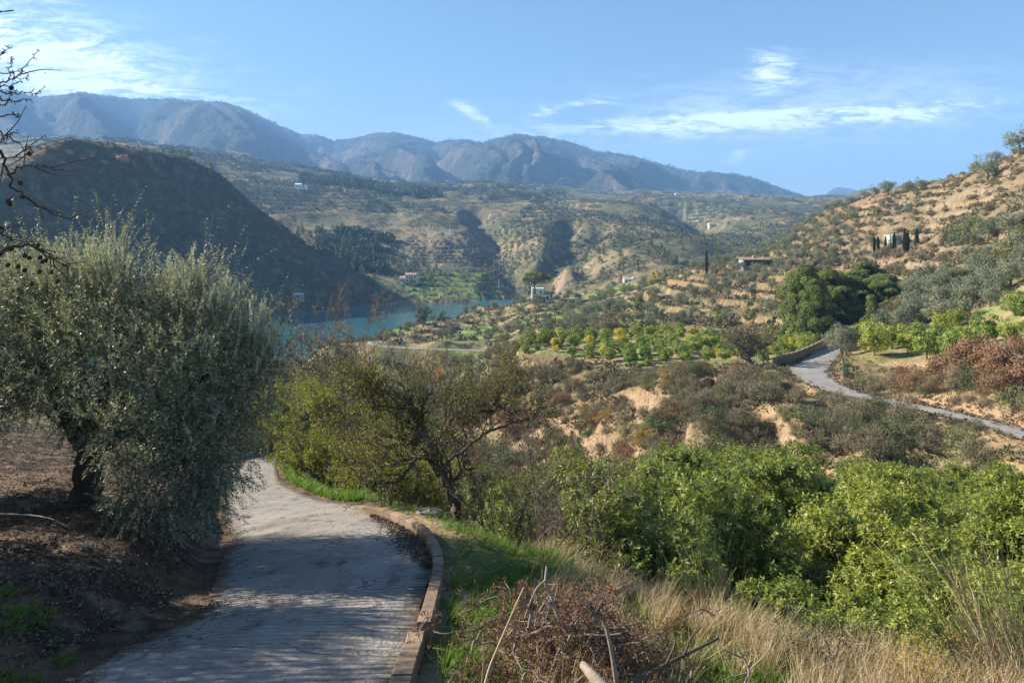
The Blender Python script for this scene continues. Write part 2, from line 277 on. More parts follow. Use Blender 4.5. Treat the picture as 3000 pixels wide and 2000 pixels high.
# ------------------------------------------------------------------ object helpers
def setp(o, label=None, cat=None, group=None, kind=None):
    if label: o['label'] = label
    if cat: o['category'] = cat
    if group: o['group'] = group
    if kind: o['kind'] = kind
    return o
class MB:
    """collects triangles / quads with a random value and a tint per face; builds ONE mesh"""
    def __init__(s): s.v = []; s.f = []; s.n = 0; s.r = []; s.mi = []
    def add(s, verts, faces, rnd=None, mi=0):
        verts = np.asarray(verts, float).reshape(-1, 3); faces = np.asarray(faces, int)
        if len(faces) == 0: return
        s.v.append(verts); s.f.append(faces + s.n); s.n += len(verts)
        k = len(faces); s.r.append(np.full(k, 0.5) if rnd is None else np.broadcast_to(rnd, (k,)).astype(float)); s.mi.append(np.full(k, mi))
    def mesh(s, name, mats, smooth=False, rn='rnd'):
        me = bpy.data.meshes.new(name)
        if not s.v: return me
        V = np.concatenate(s.v); nl = sum(f.size for f in s.f); nf = sum(len(f) for f in s.f)
        me.vertices.add(len(V)); me.vertices.foreach_set('co', V.ravel().astype(np.float32))
        me.loops.add(nl); me.polygons.add(nf)
        me.loops.foreach_set('vertex_index', np.concatenate([f.ravel() for f in s.f]).astype(np.int32))
        tot = np.concatenate([np.full(len(f), f.shape[1]) for f in s.f]); st = np.concatenate([[0], np.cumsum(tot)[:-1]])
        me.polygons.foreach_set('loop_start', st.astype(np.int32))
        me.polygons.foreach_set('material_index', np.concatenate(s.mi).astype(np.int32))
        if smooth: me.polygons.foreach_set('use_smooth', np.ones(nf, bool))
        else: me.polygons.foreach_set('use_smooth', np.zeros(nf, bool))
        me.update(calc_edges=True)
        a = me.attributes.new(rn, 'FLOAT', 'FACE'); a.data.foreach_set('value', np.concatenate(s.r).astype(np.float32))
        for m in (mats if isinstance(mats, (list, tuple)) else [mats]): me.materials.append(m)
        me.validate(clean_customdata=False)
        return me
    def build(s, name, mats, parent=None, smooth=False, loc=None):
        o = bpy.data.objects.new(name, s.mesh(name, mats, smooth)); COL.objects.link(o)
        if parent is not None: o.parent = parent
        if loc is not None: o.location = loc
        return o
def place_mesh(name, me, parent=None, loc=(0, 0, 0), rz=0, sc_=1.0):
    o = bpy.data.objects.new(name, me); COL.objects.link(o); o.location = loc; o.rotation_euler = (0, 0, rz)
    o.scale = (sc_,) * 3 if isinstance(sc_, (int, float)) else sc_
    if parent is not None: o.parent = parent
    return o
def empty(name, loc, rz=0, sc_=1.0):
    o = bpy.data.objects.new(name, None); COL.objects.link(o); o.location = loc; o.rotation_euler = (0, 0, rz); o.empty_display_size = 0.2
    o.scale = (sc_,) * 3 if isinstance(sc_, (int, float)) else sc_
    return o

# ------------------------------------------------------------------ materials
def mat(name, col, rough=0.8, spec=0.3, var=None, transl=0.0, bump=None, noise_scale=None, noise_amt=0.25, attr=None, objvar=0.0, coat=0.0):
    """procedural surface. var: other colour reached by the per-face random; objvar: brightness/hue change per object"""
    m = bpy.data.materials.new(name); m.use_nodes = True; nt = m.node_tree; N = nt.nodes; L = nt.links
    for n in list(N): N.remove(n)
    out = N.new('ShaderNodeOutputMaterial'); b = N.new('ShaderNodeBsdfPrincipled')
    b.inputs['Roughness'].default_value = rough; b.inputs['Specular IOR Level'].default_value = spec
    if attr:
        a = N.new('ShaderNodeAttribute'); a.attribute_name = attr; cur = a.outputs['Color']
    else:
        rgb = N.new('ShaderNodeRGB'); rgb.outputs[0].default_value = (*col, 1); cur = rgb.outputs[0]
    if var is not None:
        a = N.new('ShaderNodeAttribute'); a.attribute_name = 'rnd'
        mx = N.new('ShaderNodeMixRGB'); L.new(a.outputs['Fac'], mx.inputs[0]); L.new(cur, mx.inputs[1]); mx.inputs[2].default_value = (*var, 1); cur = mx.outputs[0]
    tcn = N.new('ShaderNodeTexCoord')
    if noise_scale:
        for k, (s_, amt) in enumerate(noise_scale if isinstance(noise_scale, (list, tuple)) else [(noise_scale, noise_amt)]):
            t = N.new('ShaderNodeTexNoise'); t.inputs['Scale'].default_value = s_; t.inputs['Detail'].default_value = 6; t.inputs['Roughness'].default_value = 0.65
            L.new(tcn.outputs['Object'], t.inputs['Vector'])
            mr = N.new('ShaderNodeMapRange'); mr.inputs[1].default_value = 0.3; mr.inputs[2].default_value = 0.7; mr.inputs[3].default_value = 1 - amt; mr.inputs[4].default_value = 1 + amt
            L.new(t.outputs[0], mr.inputs[0]); mx = N.new('ShaderNodeVectorMath'); mx.operation = 'SCALE'
            L.new(cur, mx.inputs[0]); L.new(mr.outputs[0], mx.inputs['Scale']); cur = mx.outputs[0]
    if objvar:
        oi = N.new('ShaderNodeObjectInfo'); hs = N.new('ShaderNodeHueSaturation')
        mr = N.new('ShaderNodeMapRange'); mr.inputs[3].default_value = 1 - objvar; mr.inputs[4].default_value = 1 + objvar; L.new(oi.outputs['Random'], mr.inputs[0])
        mr2 = N.new('ShaderNodeMapRange'); mr2.inputs[3].default_value = 0.5 + 0.035 * objvar / 0.3; mr2.inputs[4].default_value = 0.5 - 0.03 * objvar / 0.3; L.new(oi.outputs['Random'], mr2.inputs[0])
        L.new(mr.outputs[0], hs.inputs['Value']); L.new(mr2.outputs[0], hs.inputs['Hue']); L.new(cur, hs.inputs['Color']); cur = hs.outputs[0]
    L.new(cur, b.inputs['Base Color'])
    if coat: b.inputs['Coat Weight'].default_value = coat
    if bump:
        prev = None
        for s_, h_ in bump:
            t = N.new('ShaderNodeTexNoise'); t.inputs['Scale'].default_value = s_; t.inputs['Detail'].default_value = 5; t.inputs['Roughness'].default_value = 0.6; L.new(tcn.outputs['Object'], t.inputs['Vector'])
            bp = N.new('ShaderNodeBump'); bp.inputs['Distance'].default_value = h_; bp.inputs['Strength'].default_value = 1.0; L.new(t.outputs[0], bp.inputs['Height'])
            if prev is not None: L.new(prev, bp.inputs['Normal'])
            prev = bp.outputs[0]
        L.new(prev, b.inputs['Normal'])
    if transl > 0:
        tr = N.new('ShaderNodeBsdfTranslucent'); ms = N.new('ShaderNodeMixShader'); ms.inputs[0].default_value = transl
        g = N.new('ShaderNodeVectorMath'); g.operation = 'MULTIPLY'; g.inputs[1].default_value = (1.25, 1.25, 0.7); L.new(cur, g.inputs[0]); L.new(g.outputs[0], tr.inputs[0])
        L.new(b.outputs[0], ms.inputs[1]); L.new(tr.outputs[0], ms.inputs[2]); L.new(ms.outputs[0], out.inputs[0])
    else: L.new(b.outputs[0], out.inputs[0])
    return m

# ------------------------------------------------------------------ the land sheet
tv = np.concatenate([np.linspace(-2.4, -0.84, 60, endpoint=False), np.arange(-0.84, 0.84, 0.0017), np.linspace(0.84, 2.4, 61)[1:]])
rv = np.exp(np.concatenate([np.linspace(math.log(1.0), math.log(8.5), 50, endpoint=False), np.linspace(math.log(8.5), math.log(60), 300, endpoint=False), np.linspace(math.log(60), math.log(1300), 430, endpoint=False), np.linspace(math.log(1300), math.log(9600), 300)]))
TT, RR = np.meshgrid(tv, rv); GX = TT * RR; GY = RR - 6.0
GZ = H(GX, GY); HILL = H.hill; LANE = H.lane
gyr = np.gradient(GZ, axis=0) / np.maximum(np.gradient(GY, axis=0), 1e-6); gxr = np.gradient(GZ, axis=1) / np.maximum(np.gradient(GX, axis=1), 1e-6)
SL = np.hypot(gxr - 0 * gyr, gyr)
def mixc(a, b, w): return a * (1 - w[..., None]) + np.asarray(b) * w[..., None]
def colour(x, y, z, sl, hill, ln):
    yc = np.maximum(y, 1); u = CX + F * x / yc
    L_ = np.clip(yc / 500, 0.02, 4)                     # patch size follows the place: small in front, wide beyond the lake
    n1 = fbm(x / 40, y / 40, 4, 101); n2 = fbm(x / 9, y / 9, 4, 102); n3 = fbm(x / 2.2, y / 2.2, 4, 103); n4 = fbm(x / 160, y / 160, 4, 104); n5 = fbm(x / 0.5, y / 0.5, 3, 105)
    SOIL = np.array([.30, .205, .125]); RED = np.array([.32, .19, .12]); DRY = np.array([.25, .19, .10]); SCR = np.array([.105, .10, .055]); GRN = np.array([.13, .19, .045]); DK = np.array([.055, .065, .035])
    C = np.broadcast_to(DRY * 0.8, x.shape + (3,)).copy()
    near = 1 - sstep(26, 40, y)
    # slopes between: brown scrub with tan earth showing
    C = mixc(C, SCR, sstep(-.1, .45, n2 + .5 * n3)); C = mixc(C, SOIL, sstep(.5, 1.0, sl + .35 * n2) * .8)
    C = mixc(C, GRN * .9, sstep(.35, .7, n1 + .4 * n2) * .5)
    bk = bare_mask(x, y); C = mixc(C, mixc(np.broadcast_to(np.array([.34, .265, .185]), C.shape), RED * 1.25, sstep(.1, .5, n3 + .5 * n2)), bk * .92)
    # orchards
    o1 = poly_mask(x, y, ORCH, 6) | poly_mask(x, y, RORCH, 6)
    oc = mixc(np.broadcast_to(np.array([.185, .21, .075]), C.shape), SOIL * 1.05, sstep(-.05, .45, n2 + .6 * n3)); oc = mixc(oc, DRY, sstep(.2, .6, n1) * .6)
    C = np.where(o1[..., None], oc, C)
    # sunny hill on the right
    rh = sstep(1780, 1960, u + 60 * n2) * sstep(118, 140, y) * (1 - sstep(420, 500, y))
    hc = mixc(np.broadcast_to(np.array([.20, .158, .105]), C.shape), DRY * .68, sstep(-.2, .3, n2)); hc = mixc(hc, RED * .95, sstep(.1, .5, n1 - .3 * n2) * .5); hc = mixc(hc, np.array([.34, .25, .17]), sstep(.9, 1.5, sl) * .7); hc = mixc(hc, SCR * 1.2, sstep(.15, .5, n3 + .4 * n2) * .6)
    C = mixc(C, hc, rh)
    # spit
    sp = (y > 190) & (y < 420) & (x < 60); C = np.where(sp[..., None], mixc(mixc(np.broadcast_to(SCR * 1.25, C.shape), DRY, sstep(-.1, .3, n2)), GRN * 1.3, sstep(.1, .3, n1 + .3 * n2) * .8), C)
    # beyond the lake
    fr = sstep(520, 600, y)
    fc_ = mixc(np.broadcast_to(SCR * 1.05, C.shape), DRY * .95, sstep(-.2, .5, n1 + .5 * n2)); fc_ = mixc(fc_, np.array([.075, .09, .045]), sstep(0, .4, n4 + .3 * n1) * .8)
    fc_ = mixc(fc_, np.array([.27, .185, .135]), sstep(1.05, 1.5, sl + .5 * n2 + .3 * n1) * .7)
    gt = poly_mask(x, y, [(915, 612), (905, 690), (1000, 720), (1140, 720), (1165, 670), (1150, 618)], 10); fc_ = np.where(gt[..., None], mixc(np.broadcast_to(GRN * 1.2, C.shape), SCR, sstep(-.1, .3, n2) * (1 - .0 * n1)), fc_)
    kn = poly_mask(x, y, [(935, 770), (928, 890), (985, 960), (1085, 900), (1095, 790), (1010, 745)], 8); fc_ = np.where(kn[..., None], mixc(np.broadcast_to(np.array([.23, .185, .12]), C.shape), SCR, sstep(.2, .5, n3 + n2)), fc_)
    C = mixc(C, fc_, fr)
    # dark hill on the left
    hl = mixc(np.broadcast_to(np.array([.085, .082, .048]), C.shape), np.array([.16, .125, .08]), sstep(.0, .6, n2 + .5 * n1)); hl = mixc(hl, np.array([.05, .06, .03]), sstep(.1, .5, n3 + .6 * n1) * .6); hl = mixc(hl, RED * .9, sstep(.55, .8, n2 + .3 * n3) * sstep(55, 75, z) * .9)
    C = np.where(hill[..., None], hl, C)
    # mountains: burnt brown-grey slopes, pine green low down
    mo = sstep(2300, 2700, y); m1 = fbm(x / 420, y / 700, 4, 111); m2 = fbm(x / 60, y / 90, 4, 112); m3 = fbm(x / 16, y / 26, 3, 113)
    mc = mixc(np.broadcast_to(np.array([.058, .055, .050]), C.shape), np.array([.115, .095, .08]), sstep(.0, .6, m1 + .35 * m2)); gw = sstep(-.1, .45, -m1 + .5 * m2 + .5 * (1 - sstep(2600, 3900, y)))
    mc = mixc(mc, np.array([.024, .038, .024]), gw * .85); mc = mc * (1 + .42 * m3[..., None]).clip(.4, 1.7)
    C = mixc(C, mc, mo)
    # foreground: earth with leaf litter under the trees, grass on the verge
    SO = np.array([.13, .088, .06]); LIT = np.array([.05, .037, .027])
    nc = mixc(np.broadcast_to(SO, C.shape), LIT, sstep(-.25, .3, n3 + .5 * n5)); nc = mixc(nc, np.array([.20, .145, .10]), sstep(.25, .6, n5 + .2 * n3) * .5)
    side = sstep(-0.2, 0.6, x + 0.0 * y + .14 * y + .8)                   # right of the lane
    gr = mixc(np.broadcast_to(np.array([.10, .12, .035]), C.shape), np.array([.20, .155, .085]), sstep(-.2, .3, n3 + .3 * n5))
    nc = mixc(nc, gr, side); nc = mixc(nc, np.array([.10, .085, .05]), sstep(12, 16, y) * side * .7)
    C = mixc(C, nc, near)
    # sandy borders of the lanes
    C = mixc(C, SOIL * 1.0, ln * (y > 45) * (y < 190) * .9)
    # bare lake rim
    C = mixc(C, np.array([.20, .155, .10]), (1 - sstep(-49.6, -48.0 + n2, z)) * (y > 150) * .85)
    v = (1 + .16 * n3 * (y < 900) + .14 * n2)[..., None]
    return np.clip(C * v, .01, .8)
GC = colour(GX, GY, GZ, SL, HILL, LANE)
def sheet(name, keep, m):
    idx = -np.ones(GX.size, int); used = np.zeros(GX.shape, bool)
    used[:-1, :-1] |= keep; used[1:, :-1] |= keep; used[:-1, 1:] |= keep; used[1:, 1:] |= keep
    us = used.ravel(); idx[us] = np.arange(us.sum()); id2 = idx.reshape(GX.shape)
    f = np.stack([id2[:-1, :-1], id2[:-1, 1:], id2[1:, 1:], id2[1:, :-1]], -1)[keep]
    mb = MB(); mb.add(np.stack([GX.ravel()[us], GY.ravel()[us], GZ.ravel()[us]], 1), f)
    o = mb.build(name, m, smooth=True)
    a = o.data.attributes.new('Col', 'FLOAT_COLOR', 'POINT'); cc = np.concatenate([GC.reshape(-1, 3)[us], np.ones((us.sum(), 1))], 1); a.data.foreach_set('color', cc.ravel().astype(np.float32))
    return setp(o, kind='structure')
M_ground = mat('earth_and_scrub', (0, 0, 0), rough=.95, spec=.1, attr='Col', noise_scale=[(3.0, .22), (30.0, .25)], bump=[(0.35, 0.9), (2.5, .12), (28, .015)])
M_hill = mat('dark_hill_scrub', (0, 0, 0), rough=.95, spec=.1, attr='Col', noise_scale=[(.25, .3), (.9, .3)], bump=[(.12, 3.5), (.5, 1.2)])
M_mtn = mat('mountain_slopes', (0, 0, 0), rough=1, spec=.05, attr='Col', noise_scale=[(.02, .22), (.08, .35)], bump=[(.012, 26), (.05, 9)])
qy = GY[:-1, :-1]; qh = HILL[:-1, :-1] & (qy > 250)
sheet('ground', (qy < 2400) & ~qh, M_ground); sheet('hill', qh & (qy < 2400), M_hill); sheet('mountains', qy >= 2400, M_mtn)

# ------------------------------------------------------------------ lake
def water():
    m = bpy.data.materials.new('lake_water'); m.use_nodes = True; N = m.node_tree.nodes; L = m.node_tree.links; b = N['Principled BSDF']
    b.inputs['Base Color'].default_value = (.03, .12, .14, 1); b.inputs['Roughness'].default_value = .16; b.inputs['IOR'].default_value = 1.33; b.inputs['Specular IOR Level'].default_value = .5
    t = N.new('ShaderNodeTexCoord'); mp = N.new('ShaderNodeMapping'); mp.inputs['Scale'].default_value = (.7, .35, 1); L.new(t.outputs['Object'], mp.inputs[0])
    n = N.new('ShaderNodeTexNoise'); n.inputs['Scale'].default_value = 1.2; n.inputs['Detail'].default_value = 4; L.new(mp.outputs[0], n.inputs['Vector'])
    bp = N.new('ShaderNodeBump'); bp.inputs['Distance'].default_value = .09; bp.inputs['Strength'].default_value = .8; L.new(n.outputs[0], bp.inputs['Height']); L.new(bp.outputs[0], b.inputs['Normal'])
    n2 = N.new('ShaderNodeTexNoise'); n2.inputs['Scale'].default_value = .012; n2.inputs['Detail'].default_value = 3; L.new(mp.outputs[0], n2.inputs['Vector'])
    mr = N.new('ShaderNodeMapRange'); mr.inputs[1].default_value = .35; mr.inputs[2].default_value = .65; mr.inputs[3].default_value = .05; mr.inputs[4].default_value = .2; L.new(n2.outputs[0], mr.inputs[0]); L.new(mr.outputs[0], b.inputs['Roughness'])
    return m
wx = np.linspace(-900, 60, 61); wy = np.linspace(175, 640, 41); WX, WY = np.meshgrid(wx, wy); nx = len(wx)
f = np.array([[j * nx + i, j * nx + i + 1, (j + 1) * nx + i + 1, (j + 1) * nx + i] for j in range(len(wy) - 1) for i in range(nx - 1)])
mb = MB(); mb.add(np.stack([WX.ravel(), WY.ravel(), np.full(WX.size, -50.0)], 1), f); setp(mb.build('lake_water', water()), kind='structure')

# ------------------------------------------------------------------ lanes
def cross_frames(cl):
    t = np.gradient(cl[:, :2], axis=0); t /= np.linalg.norm(t, axis=1)[:, None] + 1e-9
    return np.stack([t[:, 1], -t[:, 0]], 1)      # points to the right
def strip(name, cl, m, lift, nac=24, ragged=.03, label=None):
    N_ = cross_frames(cl); K = len(cl); a = np.linspace(-1, 1, nac); V = []
    for k in range(K):
        w = cl[k, 3]; off = a * w; off = off + ragged * w * np.where(np.abs(a) > .95, (np.interp(np.array([k * .11]), np.arange(60), np.sin(np.arange(60) * 2.7))[0] * .6) * np.sign(a), 0)
        x = cl[k, 0] + N_[k, 0] * off; y = cl[k, 1] + N_[k, 1] * off; z = cl[k, 2] + lift + .02 * w * (1 - a * a)
        V.append(np.stack([x, y, z], 1))
    V = np.concatenate(V); f = np.array([[k * nac + i, k * nac + i + 1, (k + 1) * nac + i + 1, (k + 1) * nac + i] for k in range(K - 1) for i in range(nac - 1)])
    mb = MB(); mb.add(V, f); o = mb.build(name, m, smooth=True); uv = o.data.uv_layers.new(name='along')
    s = np.concatenate([[0], np.cumsum(np.hypot(*np.diff(cl[:, :2], axis=0).T))]); vi = np.zeros(len(o.data.loops), np.int32); o.data.loops.foreach_get('vertex_index', vi)
    uvs = np.stack([a[vi % nac] * 1.3, s[vi // nac]], 1); uv.data.foreach_set('uv', uvs.ravel().astype(np.float32))
    return setp(o, kind='structure')
def concrete_lane():
    m = bpy.data.materials.new('grooved_concrete'); m.use_nodes = True; N = m.node_tree.nodes; L = m.node_tree.links; b = N['Principled BSDF']; b.inputs['Roughness'].default_value = .9; b.inputs['Specular IOR Level'].default_value = .2
    uv = N.new('ShaderNodeUVMap'); uv.uv_map = 'along'
    def nz(sc_, mp_s, det=5):
        mp = N.new('ShaderNodeMapping'); mp.inputs['Scale'].default_value = mp_s; L.new(uv.outputs[0], mp.inputs[0]); t = N.new('ShaderNodeTexNoise'); t.inputs['Scale'].default_value = sc_; t.inputs['Detail'].default_value = det; t.inputs['Roughness'].default_value = .6; L.new(mp.outputs[0], t.inputs['Vector']); return t.outputs[0]
    def mrng(v, a, b_, c_, d): mr = N.new('ShaderNodeMapRange'); mr.inputs[1].default_value = a; mr.inputs[2].default_value = b_; mr.inputs[3].default_value = c_; mr.inputs[4].default_value = d; L.new(v, mr.inputs[0]); return mr.outputs[0]
    def mixn(f_, a, b_):
        mx = N.new('ShaderNodeMixRGB'); L.new(f_, mx.inputs[0])
        for i, v in ((1, a), (2, b_)):
            if isinstance(v, tuple): mx.inputs[i].default_value = (*v, 1)
            else: L.new(v, mx.inputs[i])
        return mx.outputs[0]
    c1 = mixn(mrng(nz(1.1, (1, 1, 1)), .35, .65, 0, 1), (.25, .225, .20), (.36, .33, .295)); c1 = mixn(mrng(nz(26, (1, 1, 1)), .5, .75, 0, .6), c1, (.2, .185, .17))
    # soil and crushed fruit trodden into streaks along the wheel tracks
    c1 = mixn(mrng(nz(2.2, (1.3, .55, 1), 8), .54, .68, 0, .75), c1, (.10, .08, .065)); c1 = mixn(mrng(nz(60, (1, 2.5, 1), 3), .66, .72, 0, .8), c1, (.05, .04, .035))
    vo = N.new('ShaderNodeTexVoronoi'); vo.feature = 'DISTANCE_TO_EDGE'; vo.inputs['Scale'].default_value = .42; mpv = N.new('ShaderNodeVectorMath'); mpv.operation = 'ADD'; L.new(uv.outputs[0], mpv.inputs[0])
    nzc = N.new('ShaderNodeTexNoise'); nzc.inputs['Scale'].default_value = 1.6; nzc.inputs['Detail'].default_value = 6; L.new(uv.outputs[0], nzc.inputs['Vector']); L.new(nzc.outputs['Color'], mpv.inputs[1]); L.new(mpv.outputs[0], vo.inputs['Vector'])
    c1 = mixn(mrng(vo.outputs['Distance'], .0015, .006, .75, 0), c1, (.06, .052, .045))
    sp_ = N.new('ShaderNodeSeparateXYZ'); L.new(uv.outputs[0], sp_.inputs[0]); md = N.new('ShaderNodeMath'); md.operation = 'PINGPONG'; L.new(sp_.outputs[1], md.inputs[0]); md.inputs[1].default_value = 1.9; c1 = mixn(mrng(md.outputs[0], .006, .016, .8, 0), c1, (.07, .06, .05))
    ab = N.new('ShaderNodeMath'); ab.operation = 'ABSOLUTE'; L.new(sp_.outputs[0], ab.inputs[0]); ed = N.new('ShaderNodeMath'); ed.operation = 'MULTIPLY_ADD'; L.new(nz(3.5, (1, 1, 1), 6), ed.inputs[0]); ed.inputs[1].default_value = .7; L.new(ab.outputs[0], ed.inputs[2]); c1 = mixn(mrng(ed.outputs[0], 1.42, 1.62, 0, .9), c1, (.11, .08, .055))
    L.new(c1, b.inputs['Base Color'])
    wv = N.new('ShaderNodeTexWave'); wv.wave_type = 'BANDS'; wv.bands_direction = 'Y'; wv.inputs['Scale'].default_value = 2.6; wv.inputs['Distortion'].default_value = 1.6; wv.inputs['Detail'].default_value = 3; wv.inputs['Detail Scale'].default_value = 1.6; L.new(uv.outputs[0], wv.inputs['Vector'])
    ad = N.new('ShaderNodeMath'); ad.operation = 'MULTIPLY_ADD'; L.new(nz(18, (1, 1, 1)), ad.inputs[0]); ad.inputs[1].default_value = .8; L.new(wv.outputs['Fac'], ad.inputs[2])
    bp = N.new('ShaderNodeBump'); bp.inputs['Distance'].default_value = .05; bp.inputs['Strength'].default_value = 1.0; L.new(ad.outputs[0], bp.inputs['Height']); L.new(bp.outputs[0], b.inputs['Normal'])
    return m
M_lane = concrete_lane(); M_road = mat('pale_road', (.24, .23, .215), .9, .2, noise_scale=[(.35, .2), (2.2, .18), (14, .2)], bump=[(8, .02)])
path_cl2 = catmull(path_cl[::3], 9)
strip('path', path_cl2, M_lane, .03, 40); strip('road', road_cl, M_road, .06, 10); strip('lower_road', low_cl, M_road, .12, 8)
# ------------------------------------------------------------------ plant makers
def unit(a): return a / (np.linalg.norm(a, axis=-1, keepdims=True) + 1e-9)
def rand_dirs(n, r): return unit(r.normal(size=(n, 3)))
def leaves(mb, p, d, L, W, r, rnd=None, mi=0, side=None):
    n = len(p)
    if n == 0: return
    L = np.broadcast_to(L, (n,))[:, None]; W = np.broadcast_to(W, (n,))[:, None]
    s = unit(np.cross(d, rand_dirs(n, r))) if side is None else side; nn = np.cross(d, s)
    mid = p + d * L * .45 + nn * L * .06
    V = np.stack([p, mid + s * W * .5, p + d * L, mid - s * W * .5], 1).reshape(-1, 3)
    mb.add(V, np.arange(4 * n).reshape(-1, 4), r.random(n) if rnd is None else rnd, mi)
def tube(mb, pts, rad, sides=5, mi=0, rnd=.5):
    pts = np.asarray(pts, float); n = len(pts); rad = np.broadcast_to(rad, (n,))
    t = unit(np.gradient(pts, axis=0)); ref = np.array([0, 0, 1.]) if abs(t[0, 2]) < .9 else np.array([1., 0, 0])
    a = unit(np.cross(t, ref)); b = np.cross(t, a); an = np.linspace(0, 2 * math.pi, sides, endpoint=False)
    V = pts[:, None] + rad[:, None, None] * (a[:, None] * np.cos(an)[None, :, None] + b[:, None] * np.sin(an)[None, :, None])
    i = np.arange(n - 1)[:, None] * sides; j = np.arange(sides)[None]; k = (j + 1) % sides
    f = np.stack([i + j, i + k, i + sides + k, i + sides + j], -1).reshape(-1, 4)
    mb.add(V.reshape(-1, 3), f, rnd, mi)
def smooth_path(pts, n=5):
    return catmull(np.asarray(pts, float), n)
def grow(mb, p, d, L, r0, depth, r, kids=(3, 5), spread=.8, up=.15, shrink=.62, rshrink=.5, segs=5, jit=.25, sides=5, mi=0, tips=None, twig=.003, gravity=0, start=.25):
    pts = [np.array(p, float)]; d = unit(np.array(d, float)); dirs = [d]
    for i in range(segs):
        d = unit(d + r.normal(size=3) * jit + np.array([0, 0, up - gravity * i / segs])); pts.append(pts[-1] + d * L / segs); dirs.append(d)
    pts = np.array(pts); rad = np.linspace(r0, max(r0 * .45, twig), segs + 1); tube(mb, pts, rad, max(3, sides), mi, r.random() * .6)
    if tips is not None and depth <= 1:
        for i in range(1, segs + 1): tips.append((pts[i], dirs[i], depth))
    if depth <= 0: return
    for k in range(r.integers(kids[0], kids[1] + 1)):
        t = r.uniform(start, 1.0); i = min(int(t * segs), segs - 1); f = t * segs - i; q = pts[i] * (1 - f) + pts[i + 1] * f
        dd = unit(dirs[i] + spread * unit(np.cross(dirs[i], r.normal(size=3))) * r.uniform(.6, 1.3) + np.array([0, 0, up]))
        grow(mb, q, dd, L * shrink * r.uniform(.7, 1.25), max(rad[i] * rshrink, twig), depth - 1, r, kids, spread, up, shrink, rshrink, max(3, segs - 1), jit, max(3, sides - 1), mi, tips, twig, gravity, start)
def clump_cloud(r, K, rx, ry, rz, zc, bottom=-.55, bias=.45):
    """centres of leaf clumps in an uneven ellipsoid"""
    d = rand_dirs(K * 3, r); d = d[d[:, 2] > bottom][:K]; q = r.random(len(d)) ** bias
    w = 1 + .22 * np.sin(d[:, 0] * 5 + r.random() * 6) * np.cos(d[:, 1] * 4 + r.random() * 6)
    return d * q[:, None] * w[:, None] * np.array([rx, ry, rz]) + np.array([0, 0, zc])
def crown(mb, r, cent, cr, n, L, W, up=.35, out=.7, mid=None, mi=0, tone=.45, flat=.85, face=.55):
    """leaves round clump centres; blades lie roughly along the clump surface so that clumps catch the light"""
    K = len(cent); mid = cent.mean(0) if mid is None else mid; k = r.integers(0, K, n); ct = r.random(K)
    cr = np.broadcast_to(cr, (K,)) * r.uniform(.7, 1.25, K); o = unit(cent - mid)[k]; dd = unit(rand_dirs(n, r) + .55 * o); q = r.uniform(.35, 1.0, n)
    p = cent[k] + dd * (cr[k] * q)[:, None] * np.array([1, 1, flat])
    nn = unit(dd * 1.0 + .35 * o + face * rand_dirs(n, r)); t = unit(np.cross(nn, rand_dirs(n, r)) + np.array([0, 0, up])); d = unit(t + .25 * nn * out); s_ = unit(np.cross(d, nn))
    leaves(mb, p, d, L * r.uniform(.7, 1.2, n), W, r, np.clip(tone * ct[k] + (1 - tone) * r.random(n), 0, 1), mi, side=s_)
def trunk_mb(r, h, r0, n=3, spread=.5, lean=.1):
    mb = MB(); top = np.array([r.normal() * lean, r.normal() * lean, h * .45])
    tube(mb, smooth_path([[0, 0, -.3], [top[0] * .3, top[1] * .5, h * .2], top]), np.linspace(r0 * 1.15, r0 * .75, 11), 7)
    for k in range(n):
        a = 2 * math.pi * k / n + r.random(); e = top + np.array([math.cos(a) * spread * h * .5, math.sin(a) * spread * h * .5, h * .38 * r.uniform(.8, 1.2)])
        tube(mb, smooth_path([top - [0, 0, .05], (top + e) / 2 + r.normal(size=3) * .06 * h, e]), np.linspace(r0 * .6, r0 * .2, 11), 5)
    return mb

# materials of plants (colour of sunlit leaf itself)
M_bark = mat('grey_bark', (.14, .11, .085), .95, .1, var=(.2, .17, .14), noise_scale=[(14, .3)], bump=[(22, .02)])
M_darkbark = mat('dark_bark', (.06, .047, .038), .95, .1, var=(.12, .095, .077), noise_scale=[(20, .35)], bump=[(30, .012)])
M_twig = mat('twigs', (.13, .10, .085), .9, .15, var=(.24, .195, .16))
M_olive = mat('olive_leaves', (.07, .088, .034), .42, .38, var=(.52, .54, .44), transl=.22)
M_olive_far = mat('far_olive_leaves', (.105, .13, .075), .6, .3, var=(.24, .26, .18), transl=.15, objvar=.22)
M_avo = mat('glossy_green_leaves', (.045, .09, .013), .44, .42, var=(.30, .33, .048), transl=.3, objvar=.12)
M_citrus = mat('orchard_leaves', (.085, .15, .022), .5, .4, var=(.32, .37, .06), transl=.25, objvar=.2)
M_yellow = mat('yellowing_leaves', (.34, .36, .04), .55, .3, var=(.62, .50, .05), transl=.3, objvar=.15)
M_scrub = mat('scrub_leaves', (.10, .10, .055), .8, .2, var=(.25, .215, .14), transl=.12, objvar=.3)
M_scrub_g = mat('green_scrub_leaves', (.085, .115, .045), .7, .25, var=(.19, .21, .10), transl=.15, objvar=.3)
M_rust = mat('rusty_creeper_leaves', (.165, .105, .065), .8, .2, var=(.29, .175, .10), transl=.15, objvar=.2)
M_gold = mat('autumn_leaves', (.27, .17, .055), .7, .2, var=(.42, .27, .09), transl=.25, objvar=.2)
M_pine = mat('pine_needles', (.07, .11, .025), .6, .25, var=(.23, .26, .07), transl=.12, objvar=.1)
M_cyp = mat('cypress_foliage', (.02, .04, .015), .7, .2, var=(.05, .08, .03), objvar=.1)
